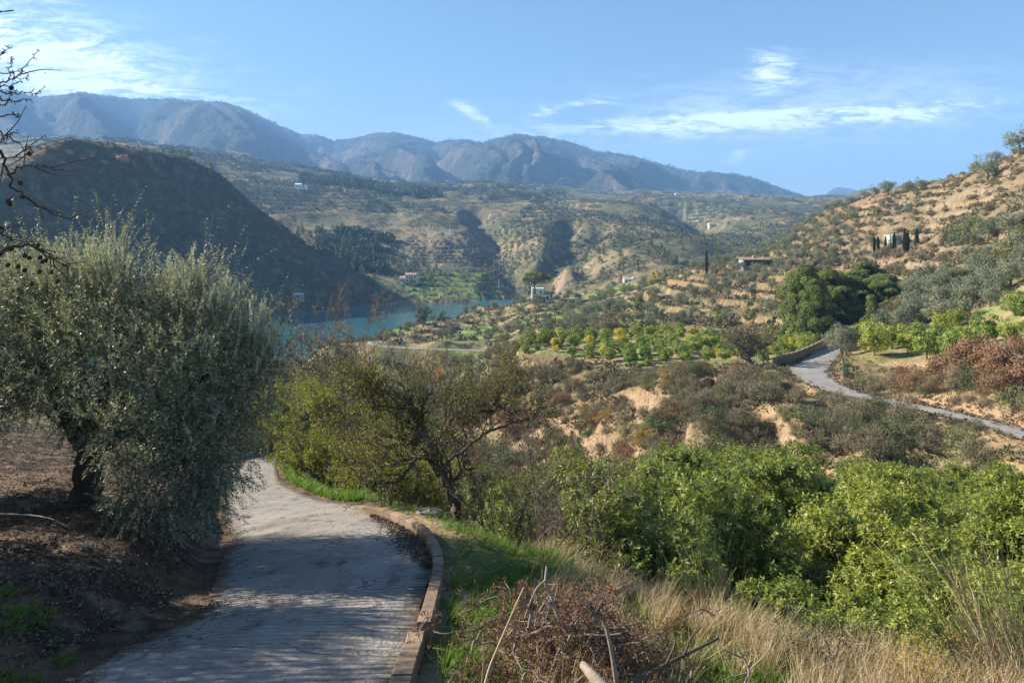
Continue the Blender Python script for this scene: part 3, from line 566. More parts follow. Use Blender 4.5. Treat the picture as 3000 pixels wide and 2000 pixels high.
M_almond = mat('sparse_yellow_green_leaves', (.10, .12, .02), .5, .35, var=(.30, .30, .05), transl=.35)

R_ = lambda s: np.random.default_rng(s)
def mesh_olive(seed, n=1500, h=3.6, w=2.0, L=.30):
    r = R_(seed); mb = MB(); c_ = clump_cloud(r, 30, w * .85, w * .8, h * .40, h * .55, -.9); crown(mb, r, c_, w * .38, n, L, L * .3, up=.5)
    return mb.mesh('crown', M_olive_far), trunk_mb(r, h, .16 * h / 3.6).mesh('trunk', M_bark, True)
def mesh_round(seed, mats, n=2200, h=3.0, w=1.5, L=.26, bottom=-.95, wd=.42, K=30):
    r = R_(seed); mb = MB(); c_ = clump_cloud(r, K, w * .8, w * .8, h * .38, h * .52, bottom, .4); crown(mb, r, c_, w * .36, n, L, L * wd, up=.15, out=1)
    return mb.mesh('crown', mats), trunk_mb(r, h * .8, .09).mesh('trunk', M_bark, True)
def mesh_bush(seed, m, n=1500, h=1.6, w=1.3, L=.17, K=26):
    r = R_(seed); mb = MB(); c_ = clump_cloud(r, K, w * .85, w * .85, h * .7, h * .28, -.2, .42); crown(mb, r, c_, w * .36, n, L, L * .3, up=.45, out=.8)
    for k in range(26):
        a = r.random() * 6.28; e = np.array([math.cos(a) * w * r.uniform(.3, .95), math.sin(a) * w * r.uniform(.3, .95), h * r.uniform(.5, 1.12)]); tube(mb, smooth_path([[0, 0, -.3], e * .5 + r.normal(size=3) * .1, e], 3), np.linspace(.022, .006, 7) * w / 1.3, 3, 1)
    return mb.mesh('foliage', [m, M_twig])
def mesh_twiggy(seed, h=2.2, m=None, lv=0):
    r = R_(seed); mb = MB(); tips = []
    for k in range(7):
        a = r.random() * 6.28; grow(mb, (r.normal() * .1, r.normal() * .1, -.1), (math.cos(a) * .5, math.sin(a) * .5, 1), h * .62, .03, 3, r, (3, 5), .7, .12, .6, .55, 4, .2, 4, 0, tips, .006)
    if lv: pp = np.array([t[0] for t in tips]); k = r.integers(0, len(pp), lv); leaves(mb, pp[k] + r.normal(size=(lv, 3)) * .08, rand_dirs(lv, r), .12, .05, r, mi=1)
    return mb.mesh('branches', [M_twig, m or M_scrub])
def mesh_cypress(seed, h=6, w=.55, n=2200):
    r = R_(seed); mb = MB(); z = r.random(n) ** .8 * h; q = np.sin(np.clip(z / h, .03, 1) * math.pi) ** .55 * (1 - .55 * z / h); a = r.random(n) * 6.28; rr = w * q * r.uniform(.65, 1, n)
    p = np.stack([np.cos(a) * rr, np.sin(a) * rr, z + .15], 1); d = unit(np.stack([np.cos(a) * .3, np.sin(a) * .3, np.ones(n)], 1) + r.normal(size=(n, 3)) * .15); leaves(mb, p, d, .4, .14, r)
    t = MB(); tube(t, [[0, 0, -.3], [0, 0, h * .5]], [.12, .05], 6)
    return mb.mesh('crown', M_cyp), t.mesh('trunk', M_bark, True)
def mesh_big_pine(seed, h=16, w=4.6, n=30000):
    r = R_(seed); mb = MB(); K = 64; z = r.random(K) ** .85; a = r.random(K) * 6.28; prof = np.clip(1.15 * (1 - z) ** .55 * (.5 + .9 * np.minimum(z * 2.2, 1)), .1, 1.1)
    rr = w * prof * r.uniform(.62, 1.05, K); c_ = np.stack([np.cos(a) * rr, np.sin(a) * rr, h * (.10 + .86 * z)], 1); cr = w * r.uniform(.22, .36, K)
    k = r.integers(0, K, n); dd = rand_dirs(n, r); dd[:, 2] = np.abs(dd[:, 2]) * r.choice([1, 1, 1, -.6], n); dd = unit(dd)
    p = c_[k] + dd * (cr[k] * r.uniform(.8, 1.05, n))[:, None] * np.array([1, 1, .8]); ct = r.random(K); nn = unit(dd + .4 * rand_dirs(n, r)); d = unit(unit(np.cross(nn, rand_dirs(n, r))) + .5 * nn + [0, 0, .2])
    leaves(mb, p, d, .42 * r.uniform(.7, 1.2, n), .17, r, np.clip(.35 * ct[k] + .65 * r.random(n), 0, 1), side=unit(np.cross(d, nn)))
    # inner mass of large leaves in dark tones, painting the crown's inner shade
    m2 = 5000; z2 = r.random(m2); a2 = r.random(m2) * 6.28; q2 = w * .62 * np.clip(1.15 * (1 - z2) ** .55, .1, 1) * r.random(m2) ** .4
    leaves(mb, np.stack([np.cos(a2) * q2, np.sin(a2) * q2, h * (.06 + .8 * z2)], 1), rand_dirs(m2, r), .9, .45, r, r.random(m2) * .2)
    t = MB(); tube(t, smooth_path([[0, 0, -.6], [.2, .1, h * .4], [0, 0, h * .85]]), np.linspace(.42, .1, 11), 8)
    for q in range(14):
        i = r.integers(0, K); tube(t, smooth_path([[0, 0, c_[i, 2] * .75], c_[i] * [.5, .5, .9], c_[i]], 4), np.linspace(.12, .04, 9), 5)
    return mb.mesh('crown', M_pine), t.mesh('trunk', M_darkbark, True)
def mesh_small_pine(seed, h=7, w=2.4, n=1500, L=.55, cone=.5):
    r = R_(seed); mb = MB(); K = 24; z = r.random(K); a = r.random(K) * 6.28; rr = w * (1 - cone * z) * np.minimum(1, (1.02 - z) * 3) * r.random(K) ** .5 * .85
    c_ = np.stack([np.cos(a) * rr, np.sin(a) * rr, h * (.18 + .76 * z)], 1); crown(mb, r, c_, w * .34, n, L, L * .32, up=.4, out=1)
    t = MB(); tube(t, [[0, 0, -.5], [0, 0, h * .7]], [.16, .06], 6); return mb.mesh('crown', M_pine), t.mesh('trunk', M_bark, True)

# registry for descriptions: every thing of a group gets a wording of its own
PENDING = []
ORD = ['first', 'second', 'third', 'fourth', 'fifth', 'sixth', 'seventh', 'eighth', 'ninth', 'tenth', 'eleventh', 'twelfth', 'thirteenth', 'fourteenth', 'fifteenth', 'sixteenth', 'seventeenth', 'eighteenth', 'nineteenth', 'twentieth']
def later(o, desc, cat, group, marks, pos):
    """marks: list of (name, u, v) landmarks near which the thing may stand"""
    x, y, z = pos; u = CX + F * x / y; v = HV - F * z / y; PENDING.append((o, desc, cat, group, marks, u, v, y))
def settle():
    buckets = {}
    for it in PENDING:
        o, desc, cat, group, marks, u, v, y = it
        k = min(range(len(marks)), key=lambda i: (marks[i][1] - u) ** 2 + (1.8 * (marks[i][2] - v)) ** 2)
        buckets.setdefault((desc, cat, group, marks[k][0]), []).append(it)
    for (desc, cat, group, mk), its in buckets.items():
        its.sort(key=lambda t: t[7]); rows = [its[i:i + 9] for i in range(0, len(its), 9)]
        for ri, row in enumerate(rows):
            row.sort(key=lambda t: t[5]); n = len(row)
            rn = '' if len(rows) == 1 else ('nearest row' if ri == 0 else 'farthest row' if ri == len(rows) - 1 else ORD[min(ri, 19)] + ' row back')
            for i, it in enumerate(row):
                tail = ', '.join(t for t in ((ORD[i] + ' from left' if n > 1 else ''), rn) if t); lab = f"{desc} {mk}" + (', ' + tail if tail else '')
                for w in (' the ', ' the ', ' the '):
                    if len(lab.split()) > 16: lab = lab.replace(w, ' ', 1)
                if len(lab.split()) > 16: lab = lab.replace(' back', '').replace('nearest row', 'nearest')
                setp(it[0], ' '.join(lab.split()[:16]), cat, group)
def thing(name, parts, loc, rz=0, s=1.0):
    """parts: [(name, mesh)] under an Empty, or one mesh alone"""
    if len(parts) == 1: return place_mesh(name, parts[0][1], None, loc, rz, s)
    e = empty(name, loc, rz, s)
    for pn, me in parts: place_mesh(pn, me, e)
    return e
def ground_pts(us, Ys):
    us = np.asarray(us, float); Ys = np.asarray(Ys, float); x = (us - CX) / F * Ys; return x, Ys, H(x, Ys)
# ------------------------------------------------------------------ far plants
rr = R_(11)
def scatter(n, u0, u1, Y0, Y1, r, dens=None, logy=True):
    u = r.uniform(u0, u1, n); Y = np.exp(r.uniform(math.log(Y0), math.log(Y1), n)) if logy else r.uniform(Y0, Y1, n)
    x = (u - CX) / F * Y; z = H(x, Y); keep = (z > -49.2) & (H.lane < .02)
    if dens is not None: keep &= r.random(n) < dens(x, Y, z, u)
    return u[keep], x[keep], Y[keep], z[keep]
def thin(x, y, rad):
    """keep points at least rad apart"""
    keep = []; cell = {}
    for i in range(len(x)):
        R0 = rad[i] if hasattr(rad, '__len__') else rad; k = (int(x[i] // R0), int(y[i] // R0)); ok = True
        for a in (-1, 0, 1):
            for b in (-1, 0, 1):
                for j in cell.get((k[0] + a, k[1] + b), []):
                    if (x[i] - x[j]) ** 2 + (y[i] - y[j]) ** 2 < R0 * R0: ok = False
        if ok: cell.setdefault(k, []).append(i); keep.append(i)
    return np.array(keep, int)
def tufts(mb, x, y, z, size, nl, r, mi=0, squash=.8, tone=None):
    """many little plants in one mesh: nl leaf faces round each point"""
    n = len(x)
    if n == 0: return
    s = np.repeat(np.broadcast_to(size, (n,)), nl); c_ = np.repeat(np.stack([x, y, z], 1), nl, 0); d = rand_dirs(n * nl, r); d[:, 2] = np.abs(d[:, 2])
    p = c_ + d * (s * r.random(n * nl) ** .4)[:, None] * np.array([.5, .5, .9 * squash]); t = np.repeat(r.random(n) if tone is None else tone, nl)
    leaves(mb, p, unit(d + [0, 0, .3]), s * .55, s * .32, r, np.clip(.6 * t + .4 * r.random(n * nl), 0, 1), mi)
M_farveg = mat('far_olive_green', (.07, .09, .05), .8, .2, var=(.17, .18, .105)); M_farscr = mat('far_scrub', (.09, .085, .05), .9, .1, var=(.20, .165, .11)); M_farpine = mat('far_pine', (.04, .062, .024), .8, .2, var=(.10, .13, .05))
# olive rows and scrub on the far side of the valley (past counting)
r = R_(21); mb = MB()
def rows(x, y):
    a = .35 + .6 * perlin(x / 500, y / 700, 131); p = x * np.cos(a) + y * np.sin(a); q = -x * np.sin(a) + y * np.cos(a); return p, q
u, x, y, z = scatter(26000, 380, 2000, 760, 2300, r, lambda x, y, z, u: (fbm(x / 330, y / 330, 2, 88) > -.15) * (1 - .3 * (y > 1500)))
g = 8.0; xs = np.round(x / g) * g + r.normal(size=len(x)) * .9; ys = np.round(y / g) * g + r.normal(size=len(x)) * .9; _, ui = np.unique(np.stack([np.round(x / g), np.round(y / g)], 1), axis=0, return_index=True); xs, ys = xs[ui], ys[ui]
tufts(mb, xs, ys, H(xs, ys), r.uniform(3.2, 5.0, len(xs)), 13, r); setp(mb.build('olive_groves', M_farveg), kind='stuff')
mb = MB(); u, x, y, z = scatter(30000, 500, 2000, 590, 2300, r, lambda x, y, z, u: sstep(-.5, .4, fbm(x / 70, y / 70, 3, 141))); tufts(mb, x, y, z - .2, r.uniform(1.4, 3.6, len(x)), 9, r, squash=.6)
u, x, y, z = scatter(9000, 0, 930, 400, 640, r); tufts(mb, x, y, z - .2, r.uniform(.8, 2.2, len(x)), 8, r, squash=.5); setp(mb.build('hillside_scrub', M_farscr), kind='stuff')
mb = MB(); u, x, y, z = scatter(9000, 0, 1300, 1500, 2500, r, lambda x, y, z, u: sstep(-.1, .3, fbm(x / 160, y / 160, 3, 151))); tufts(mb, x, y, z, r.uniform(5, 9, len(x)), 12, r)
u, x, y, z = scatter(2600, 690, 1010, 1330, 1620, r, lambda x, y, z, u: sstep(-.3, .2, fbm(x / 90, y / 60, 2, 152))); tufts(mb, x, y, z, r.uniform(6, 10, len(x)), 13, r, squash=1.1)
u, x, y, z = scatter(900, 730, 900, 690, 870, r, lambda x, y, z, u: sstep(-.35, .15, fbm(x / 40, y / 40, 2, 153))); tufts(mb, x, y, z, r.uniform(4.5, 8, len(x)), 26, r, squash=1.1)
# crest trees of the mountains
uu = r.uniform(0, 1900, 5200); Yr = 4600 + 500 * np.sin(uu / 420.0); Y = Yr * r.uniform(.93, 1.0, len(uu)); x = (uu - CX) / F * Y; k = r.random(len(x)) < sstep(-.3, .3, perlin(uu / 40, uu * 0, 161)); x, Y = x[k], Y[k]; tufts(mb, x, Y, H(x, Y) - 1, r.uniform(6, 14, len(x)), 9, r, squash=1.1)
uu = r.uniform(0, 1900, 16000); Y = r.uniform(2500, 4300, len(uu)); x = (uu - CX) / F * Y; k = r.random(len(x)) < sstep(-.1, .4, fbm(x / 300, Y / 300, 3, 165) + .5 * (1 - sstep(2600, 3700, Y))); x, Y = x[k], Y[k]; tufts(mb, x, Y, H(x, Y) - 1, r.uniform(7, 13, len(x)), 7, r)
setp(mb.build('far_pine_woods', M_farpine), kind='stuff')

# pines one can tell apart across the lake
PF = [mesh_small_pine(300 + i, 9, 3.2, 620, 1.1, .25 + .15 * i) for i in range(4)]
FM = [('beside the white far house', 690, 443), ('in the dark wood above the lake', 780, 530), ('beside the lakeside villa', 940, 640), ('below the far plateau edge', 830, 440), ('on the scrubby ridge beyond the stone pine', 1280, 560), ('in the far hollow behind the lone cypress', 1550, 590), ('below the far clay gully', 1640, 520), ('along the crest of the dark hill', 400, 345), ('on the slope of the dark hill', 300, 480), ('on the right far plateau', 1780, 460)]
r = R_(22); pts = []
def put(u0, u1, Y0, Y1, n, s0=.7, s1=1.2, dens=None):
    u, x, y, z = scatter(n * 3, u0, u1, Y0, Y1, r, dens); k = min(n, len(x))
    for i in range(k): pts.append((x[i], y[i], z[i], r.uniform(s0, s1)))
put(640, 880, 640, 900, 75, .7, 1.25); put(690, 1000, 1250, 1650, 42, .9, 1.5); put(930, 1010, 660, 720, 16, .8, 1.3); put(1170, 1420, 620, 800, 30, .6, 1.1); put(1420, 1680, 560, 760, 42, .6, 1.1); put(1600, 1760, 900, 1300, 14); put(1700, 1850, 1500, 2000, 16)
for q in range(26):
    u_ = r.uniform(70, 520); Y = 606 + r.uniform(-4, 12); x = (u_ - CX) / F * Y; pts.append((x, Y, hz(x, Y), r.choice([.3, .4, .5, .6, .9])))
for q in range(9): u_ = r.uniform(260, 900); Y = r.uniform(450, 590); x = (u_ - CX) / F * Y; pts.append((x, Y, hz(x, Y), r.uniform(.3, .55)))
for i, (x, y, z, s) in enumerate(pts):
    if z < -49: continue
    k = r.integers(0, 4); o = thing('pine_tree', [('crown', PF[k][0]), ('trunk', PF[k][1])], (x, y, z - .3), r.random() * 6.28, s); later(o, 'dark green pine', 'pine tree', 'pines across the lake', FM, (x, y, z))
# olives round the villa
OM = [mesh_olive(330 + i, 420, 4.0, 2.3, .6) for i in range(3)]
u, x, y, z = scatter(300, 900, 1160, 615, 740, r); kk = thin(x, y, 7.5)[:75]
for i in kk:
    k = r.integers(0, 3); o = thing('olive_tree', [('crown', OM[k][0]), ('trunk', OM[k][1])], (x[i], y[i], z[i]), r.random() * 6.28, r.uniform(.7, 1.25)); later(o, 'grey-green olive', 'olive tree', 'olives on the green terraces by the villa', [('right of the villa', 1050, 635), ('below the villa', 960, 660), ('at the edge of the ravine', 1130, 640), ('above the villa', 1000, 610)], (x[i], y[i], z[i]))

# ------------------------------------------------------------------ spit with the lower lane
OL = [mesh_olive(350 + i, 1300, 3.8, 2.1, .34) for i in range(4)]
BG = [mesh_bush(360 + i, M_scrub_g, 900, 1.7, 1.5, .3) for i in range(3)]; BB = [mesh_bush(370 + i, M_scrub, 1100, 1.7, 1.5, .24) for i in range(4)]
SM = [('by the lake shore', 900, 750), ('above the lower lane', 1000, 775), ('under the lower lane', 1000, 835), ('round the stone pine house', 1250, 700), ('at the foot of the terraces', 1350, 735), ('behind the orchard', 1480, 745), ('beside the eucalyptus', 980, 720)]
u, x, y, z = scatter(900, 760, 1420, 178, 420, r, lambda x, y, z, u: (z > -48.6) * (y < 420) * .8); kk = thin(x, y, 6.5)
for j, i in enumerate(kk[:150]):
    if u[i] > 1180 and y[i] > 200 and j % 3 != 0 or j % 6 == 0:
        k = r.integers(0, 4); o = thing('olive_tree', [('crown', OL[k][0]), ('trunk', OL[k][1])], (x[i], y[i], z[i]), r.random() * 6.28, r.uniform(.8, 1.5)); later(o, 'rounded grey olive', 'olive tree', 'olives on the lakeside spit', SM, (x[i], y[i], z[i]))
    else:
        g_ = r.random() < .4; o = thing('bush', [('foliage', (BG if g_ else BB)[r.integers(0, 3)])], (x[i], y[i], z[i]), r.random() * 6.28, r.uniform(.9, 2.0)); later(o, 'low green bush' if g_ else 'low brown bush', 'bush', 'bushes on the lakeside spit', SM, (x[i], y[i], z[i]))
u, x, y, z = scatter(260, 860, 1190, 150, 247, r, lambda x, y, z, u: (z > -49.0) * 1.0); kk = thin(x, y, 5)
for i in kk[:60]:
    g_ = r.random() < .55; o = thing('bush', [('foliage', (BG if g_ else BB)[r.integers(0, 3)])], (x[i], y[i], z[i]), r.random() * 6.28, r.uniform(1.3, 2.6)); later(o, 'dark green gully bush' if g_ else 'grey gully bush', 'bush', 'bushes in the gully', SM + [('low in the gully', 1000, 900), ('below the orchard corner', 1150, 860)], (x[i], y[i], z[i]))

# ------------------------------------------------------------------ terraced slope behind the orchard
TM = [('by the lone cypress', 1625, 610), ('below the bungalow', 1760, 640), ('on the lowest terrace', 1500, 745), ('on the left of the terraces', 1330, 700), ('in the middle of the terraces', 1520, 700), ('left of the big pines', 1770, 710), ('near the two white houses', 1430, 650)]
u, x, y, z = scatter(700, 1300, 1830, 176, 330, r, lambda x, y, z, u: 1.0); kk = thin(x, y, 6.2)
for j, i in enumerate(kk[:120]):
    k = r.integers(0, 4); o = thing('olive_tree', [('crown', OL[k][0]), ('trunk', OL[k][1])], (x[i], y[i], z[i]), r.random() * 6.28, r.uniform(.65, 1.15)); later(o, 'grey-green terrace olive', 'olive tree', 'olives on the terraced slope', TM, (x[i], y[i], z[i]))
u, x, y, z = scatter(1200, 1180, 1850, 172, 330, r, lambda x, y, z, u: .5); kk = thin(x, y, 4.2)
for j, i in enumerate(kk[:110]):
    o = thing('bush', [('foliage', BB[r.integers(0, 4)])], (x[i], y[i], z[i]), r.random() * 6.28, r.uniform(.5, 1.1)); later(o, 'brown terrace bush', 'bush', 'bushes on the terraced slope', TM, (x[i], y[i], z[i]))
for (u_, Y, h_) in [(1468, 205, .95), (1722, 176, 1.15), (1500, 235, .7), (1650, 178, .7)]:
    k = r.integers(0, 4); me = mesh_round(390 + int(u_), M_citrus, 1800, 3.2, 1.4, .34)
    x_ = X(u_, Y); z_ = hz(x_, Y); o = thing('pine_tree', [('crown', PF[k][0]), ('trunk', PF[k][1])], (x_, Y, z_), 0, .62 * h_); later(o, 'young light green pine', 'pine tree', 'young pines on the terraces', TM, (x_, Y, z_))

# ------------------------------------------------------------------ sunny hill
HM = [('on the skyline of the sunny hill', 2150, 415), ('left of the cypress row', 1920, 560), ('above the cypress row', 2050, 490), ('below the skyline on bare earth', 2230, 470), ('at the upper right edge', 2330, 450), ('right of the big pines', 2180, 660), ('in the dense grove by the bungalow', 1750, 570), ('above the right orchard', 2200, 700), ('right of the cypress row', 2200, 560), ('on the right edge of the hill', 2330, 600)]
def hill_items(n, u0, u1, Y0, Y1, rad, kind, s0, s1, dens, cap):
    u, x, y, z = scatter(n, u0, u1, Y0, Y1, r, dens); kk = thin(x, y, rad)[:cap]
    for i in kk:
        if kind == 'olive':
            k = r.integers(0, 4); o = thing('olive_tree', [('crown', OL[k][0]), ('trunk', OL[k][1])], (x[i], y[i], z[i]), r.random() * 6.28, r.uniform(s0, s1)); later(o, 'silvery olive', 'olive tree', 'olives on the sunny hill', HM, (x[i], y[i], z[i]))
        else:
            g_ = kind == 'green'; o = thing('bush', [('foliage', (BG if g_ else BB)[r.integers(0, 3)])], (x[i], y[i], z[i]), r.random() * 6.28, r.uniform(s0, s1)); later(o, 'dark green shrub' if g_ else 'dry brown shrub', 'shrub', 'shrubs on the sunny hill', HM, (x[i], y[i], z[i]))
hill_items(1600, 1620, 1960, 225, 345, 4.6, 'olive', .7, 1.1, lambda x, y, z, u: 1.0, 190)
hill_items(800, 1860, 2120, 215, 275, 6.5, 'olive', .6, 1.0, lambda x, y, z, u: .7, 55)
hill_items(1800, 1960, 2400, 120, 290, 5.2, 'green', .5, 1.3, lambda x, y, z, u: .35 + .65 * (z < 6), 170)
hill_items(2600, 1900, 2400, 118, 290, 3.6, 'brown', .3, .85, lambda x, y, z, u: .7, 300)
hill_items(700, 2090, 2400, 108, 150, 4.0, 'olive', .8, 1.3, lambda x, y, z, u: 1.0, 70)
hill_items(300, 2180, 2400, 128, 172, 5.0, 'green', 1.4, 2.2, lambda x, y, z, u: 1.0 * (z < 4), 24)
for (u_, Y, s_) in [(2040, 288, 1.6), (2085, 276, 1.25), (2118, 270, 1.2), (2170, 256, .85), (2196, 250, .7), (2240, 238, 1.1), (2285, 228, 1.15), (2342, 215, 2.0), (2010, 305, 1.1), (1985, 315, 1.1), (1960, 325, 1.0), (2268, 215, 2.0)]:
    x_ = X(u_, Y); z_ = hz(x_, Y); k = r.integers(0, 4); o = thing('evergreen_oak', [('crown', OL[k][0]), ('trunk', OL[k][1])], (x_, Y, z_ - .3), r.random() * 6, s_ * 1.15); later(o, 'dark round evergreen oak', 'oak tree', 'evergreen oaks along the skyline', [('on the skyline of the sunny hill', 2100, 420), ('near the upper right corner of the hill', 2310, 380)], (x_, Y, z_))
# loose ground cover on all the dry slopes between
mb = MB(); u, x, y, z = scatter(30000, 1150, 2500, 44, 340, r, lambda x, y, z, u: sstep(-.5, .3, fbm(x / 12, y / 12, 3, 171)) * (1 - .8 * bare_mask(x, y)) * ~(poly_mask(x, y, ORCH) | poly_mask(x, y, RORCH))); tufts(mb, x, y, z - .08, r.uniform(.35, 1.0, len(x)) * np.clip(y / 120, .55, 1.4), 12, r, squash=.7)
u, x, y, z = scatter(9000, 500, 1300, 45, 430, r, lambda x, y, z, u: sstep(-.5, .3, fbm(x / 12, y / 12, 3, 171))); tufts(mb, x, y, z - .08, r.uniform(.5, 1.2, len(x)) * np.clip(y / 120, .6, 2), 11, r, squash=.7)
setp(mb.build('dry_ground_cover', M_farscr), kind='stuff')

# ------------------------------------------------------------------ big pines beyond the road bend
BP = [mesh_big_pine(400 + i, 16, 4.4 + .3 * i) for i in range(3)]
for (u_, Y, h_, w_, k, lab) in [(1852, 139, 590, .95, 0, 'tall lobed pine at the left of the dark pine clump'), (1905, 150, 606, 1.1, 1, 'broad pine in the middle of the dark clump above the orchard'), (1872, 134, 628, .72, 2, 'narrow pine leaning in front of the clump'), (1965, 152, 612, 1.1, 2, 'tall pine behind the silvery olives right of the clump middle'),
                              (2030, 146, 618, 1.15, 0, 'wide pine at the right end of the dark clump'), (1990, 162, 592, .9, 1, 'highest pine behind the clump below the cypresses'), (1935, 141, 645, .85, 0, 'low-boughed pine over the road end'), (1835, 154, 606, 1.0, 1, 'pine half hidden behind the left of the clump'), (2075, 150, 650, 1.0, 2, 'dark squat pine right of the clump')]:
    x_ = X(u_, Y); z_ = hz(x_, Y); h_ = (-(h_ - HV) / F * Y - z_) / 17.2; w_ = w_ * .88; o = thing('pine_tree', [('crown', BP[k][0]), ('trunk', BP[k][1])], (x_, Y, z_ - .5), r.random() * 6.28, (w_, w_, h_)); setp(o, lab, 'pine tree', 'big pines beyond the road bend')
x_ = X(2000, 113); o = thing('pine_tree', [('crown', mesh_small_pine(420, 6.6, 1.7, 3200, .34, .5)[0]), ('trunk', PF[0][1])], (x_, 113, hz(x_, 113) - .2)); setp(o, 'small pointed pine standing alone before the dark pine clump', 'pine tree')
# cypresses
CY = [mesh_cypress(430 + i, 6, .55) for i in range(3)]
cyl = [(1996, 220, .55), (2008, 219, .95), (2017, 221, .95), (2034, 216, .85), (2054, 213, 1.05), (2078, 211, 1.22), (2085, 212, 1.15), (2106, 209, 1.2)]
for i, (u_, Y, s_) in enumerate(cyl):
    x_ = X(u_, Y); o = thing('cypress_tree', [('crown', CY[i % 3][0]), ('trunk', CY[i % 3][1])], (x_, Y, hz(x_, Y) - .2), i, s_); setp(o, f'slim dark cypress in the row by the water tank, {ORD[i]} from left', 'cypress', 'cypresses in a row on the hill')
x_ = X(1623, 262); o = thing('cypress_tree', [('crown', CY[1][0]), ('trunk', CY[1][1])], (x_, 262, hz(x_, 262)), 0, (1.1, 1.1, 1.55)); setp(o, 'lone tall thin cypress left of the bungalow', 'cypress')
# eucalyptus at the shore
for (u_, Y, s_, lab) in [(972, 318, 1.0, 'tall pale eucalyptus on the lake shore'), (1013, 322, .62, 'smaller eucalyptus right of the tall one by the lake')]:
    rq = R_(int(u_)); mb = MB(); c_ = clump_cloud(rq, 30, 3.6, 3.6, 5.2, 6.5, -.9, .5); crown(mb, rq, c_, 1.25, 3200, .6, .2, up=-.1); me = mb.mesh('crown', M_scrub_g)
    x_ = X(u_, Y); o = thing('eucalyptus_tree', [('crown', me), ('trunk', trunk_mb(rq, 10, .3).mesh('trunk', M_bark, True))], (x_, Y, hz(x_, Y)), 0, s_); setp(o, lab, 'eucalyptus')
# stone pine over the white house
rq = R_(440); mb = MB(); c_ = clump_cloud(rq, 60, 6.2, 5.5, 2.3, 12.0, -.4, .4); crown(mb, rq, c_, 1.4, 12000, .6, .26, up=.5, out=1); t = MB(); tube(t, smooth_path([[0, 0, -.5], [.3, 0, 4], [-.2, 0, 8], [0, 0, 11.5]]), np.linspace(.5, .3, 16), 8)
for k in range(9):
    a = k * .7; tube(t, smooth_path([[0, 0, 8.2 + .2 * k], [math.cos(a) * 2, math.sin(a) * 2, 10.3], [math.cos(a) * 4.6, math.sin(a) * 4, 11.8]], 4), np.linspace(.18, .05, 9), 5)
x_ = X(1228, 346); o = thing('stone_pine', [('crown', mb.mesh('crown', M_pine)), ('trunk', t.mesh('trunk', M_darkbark, True))], (x_, 346, hz(x_, 346)), 0, 1.0); setp(o, 'umbrella-shaped stone pine rising over the white house', 'stone pine')

# ------------------------------------------------------------------ orchards
CG = [mesh_round(500 + i, M_citrus, 2300, 3.0, 1.5, .27) for i in range(4)]; CYL = [mesh_round(510 + i, M_yellow, 2000, 2.6, 1.3, .27) for i in range(2)]
r = R_(31); OMk = [('at the left end of the orchard terrace', 1230, 800), ('left of the orchard middle', 1350, 800), ('in the middle of the orchard terrace', 1480, 800), ('right of the orchard middle', 1600, 795), ('behind the bare tree in the orchard', 1730, 790), ('behind the retaining wall', 1850, 780)]
def orch(poly, u0, u1, Y0, Y1, n, rad, marks, group, s0, s1, seed, py):
    r = R_(seed); ax = np.arange(X(u0, Y1) if u0 < CX else X(u0, Y0) - 5, X(u1, Y1) + 5, rad); ay = np.arange(Y0 - 6, Y1 + 6, rad * 1.12); gx, gy = np.meshgrid(ax, ay); gx = gx + .12 * (gy - Y0) + r.normal(size=gx.shape) * .28; gy = gy - .10 * (gx - ax[0]) * .6 + r.normal(size=gx.shape) * .28
    x, y = gx.ravel(), gy.ravel(); k_ = (y > Y0) & (y < Y1); x, y = x[k_], y[k_]; u = CX + F * x / y; z = H(x, y); k_ = poly_mask(x, y, poly) & (u > u0) & (u < u1) & (H.lane < .05) & (r.random(len(x)) > .13); u, x, y, z = u[k_], x[k_], y[k_], z[k_]; kk = np.arange(len(x))
    for i in kk:
        near = sstep(0, 1, r.random()); yl = r.random() < py
        me = CYL[r.integers(0, 2)] if yl else CG[r.integers(0, 4)]; s = r.uniform(s0, s1) * (.55 if r.random() < .22 else 1)
        o = thing('orchard_tree', [('crown', me[0]), ('trunk', me[1])], (x[i], y[i], z[i]), r.random() * 6.28, s); later(o, 'yellow-leaved fruit tree' if yl else 'round green fruit tree' if s > .75 else 'small young fruit tree', 'fruit tree', group, marks, (x[i], y[i], z[i]))
orch(ORCH, 1190, 1740, 120, 168, 620, 3.5, OMk, 'fruit trees on the orchard terrace', .75, 1.2, 33, .16)
orch(ORCH, 1740, 1920, 112, 150, 260, 3.3, OMk, 'fruit trees on the orchard terrace', .8, 1.25, 34, .15)
RM = [('beside the silvery olive at the road', 1960, 780), ('in the right orchard middle', 2130, 770), ('in the right orchard toward the edge', 2290, 780), ('along the front of the right orchard', 2150, 825)]
orch(RORCH, 1965, 2420, 70, 111, 700, 4.9, RM, 'fruit trees in the right orchard', 1.0, 1.5, 35, .1)
for (u_, Y, s_, lab) in [(1942, 99, 1.5, 'big silvery olive at the right of the road bend'), (1934, 105, 1.5, 'silvery olive just behind the one at the road bend')]:
    x_ = X(u_, Y); me = mesh_olive(520 + int(Y), 4200, 3.4, 1.7, .2); o = thing('olive_tree', [('crown', me[0]), ('trunk', me[1])], (x_, Y, hz(x_, Y) - .3), 0, s_); setp(o, lab, 'olive tree')
SO = [mesh_olive(530 + i, 3200, 3.6, 2.2, .26) for i in range(2)]
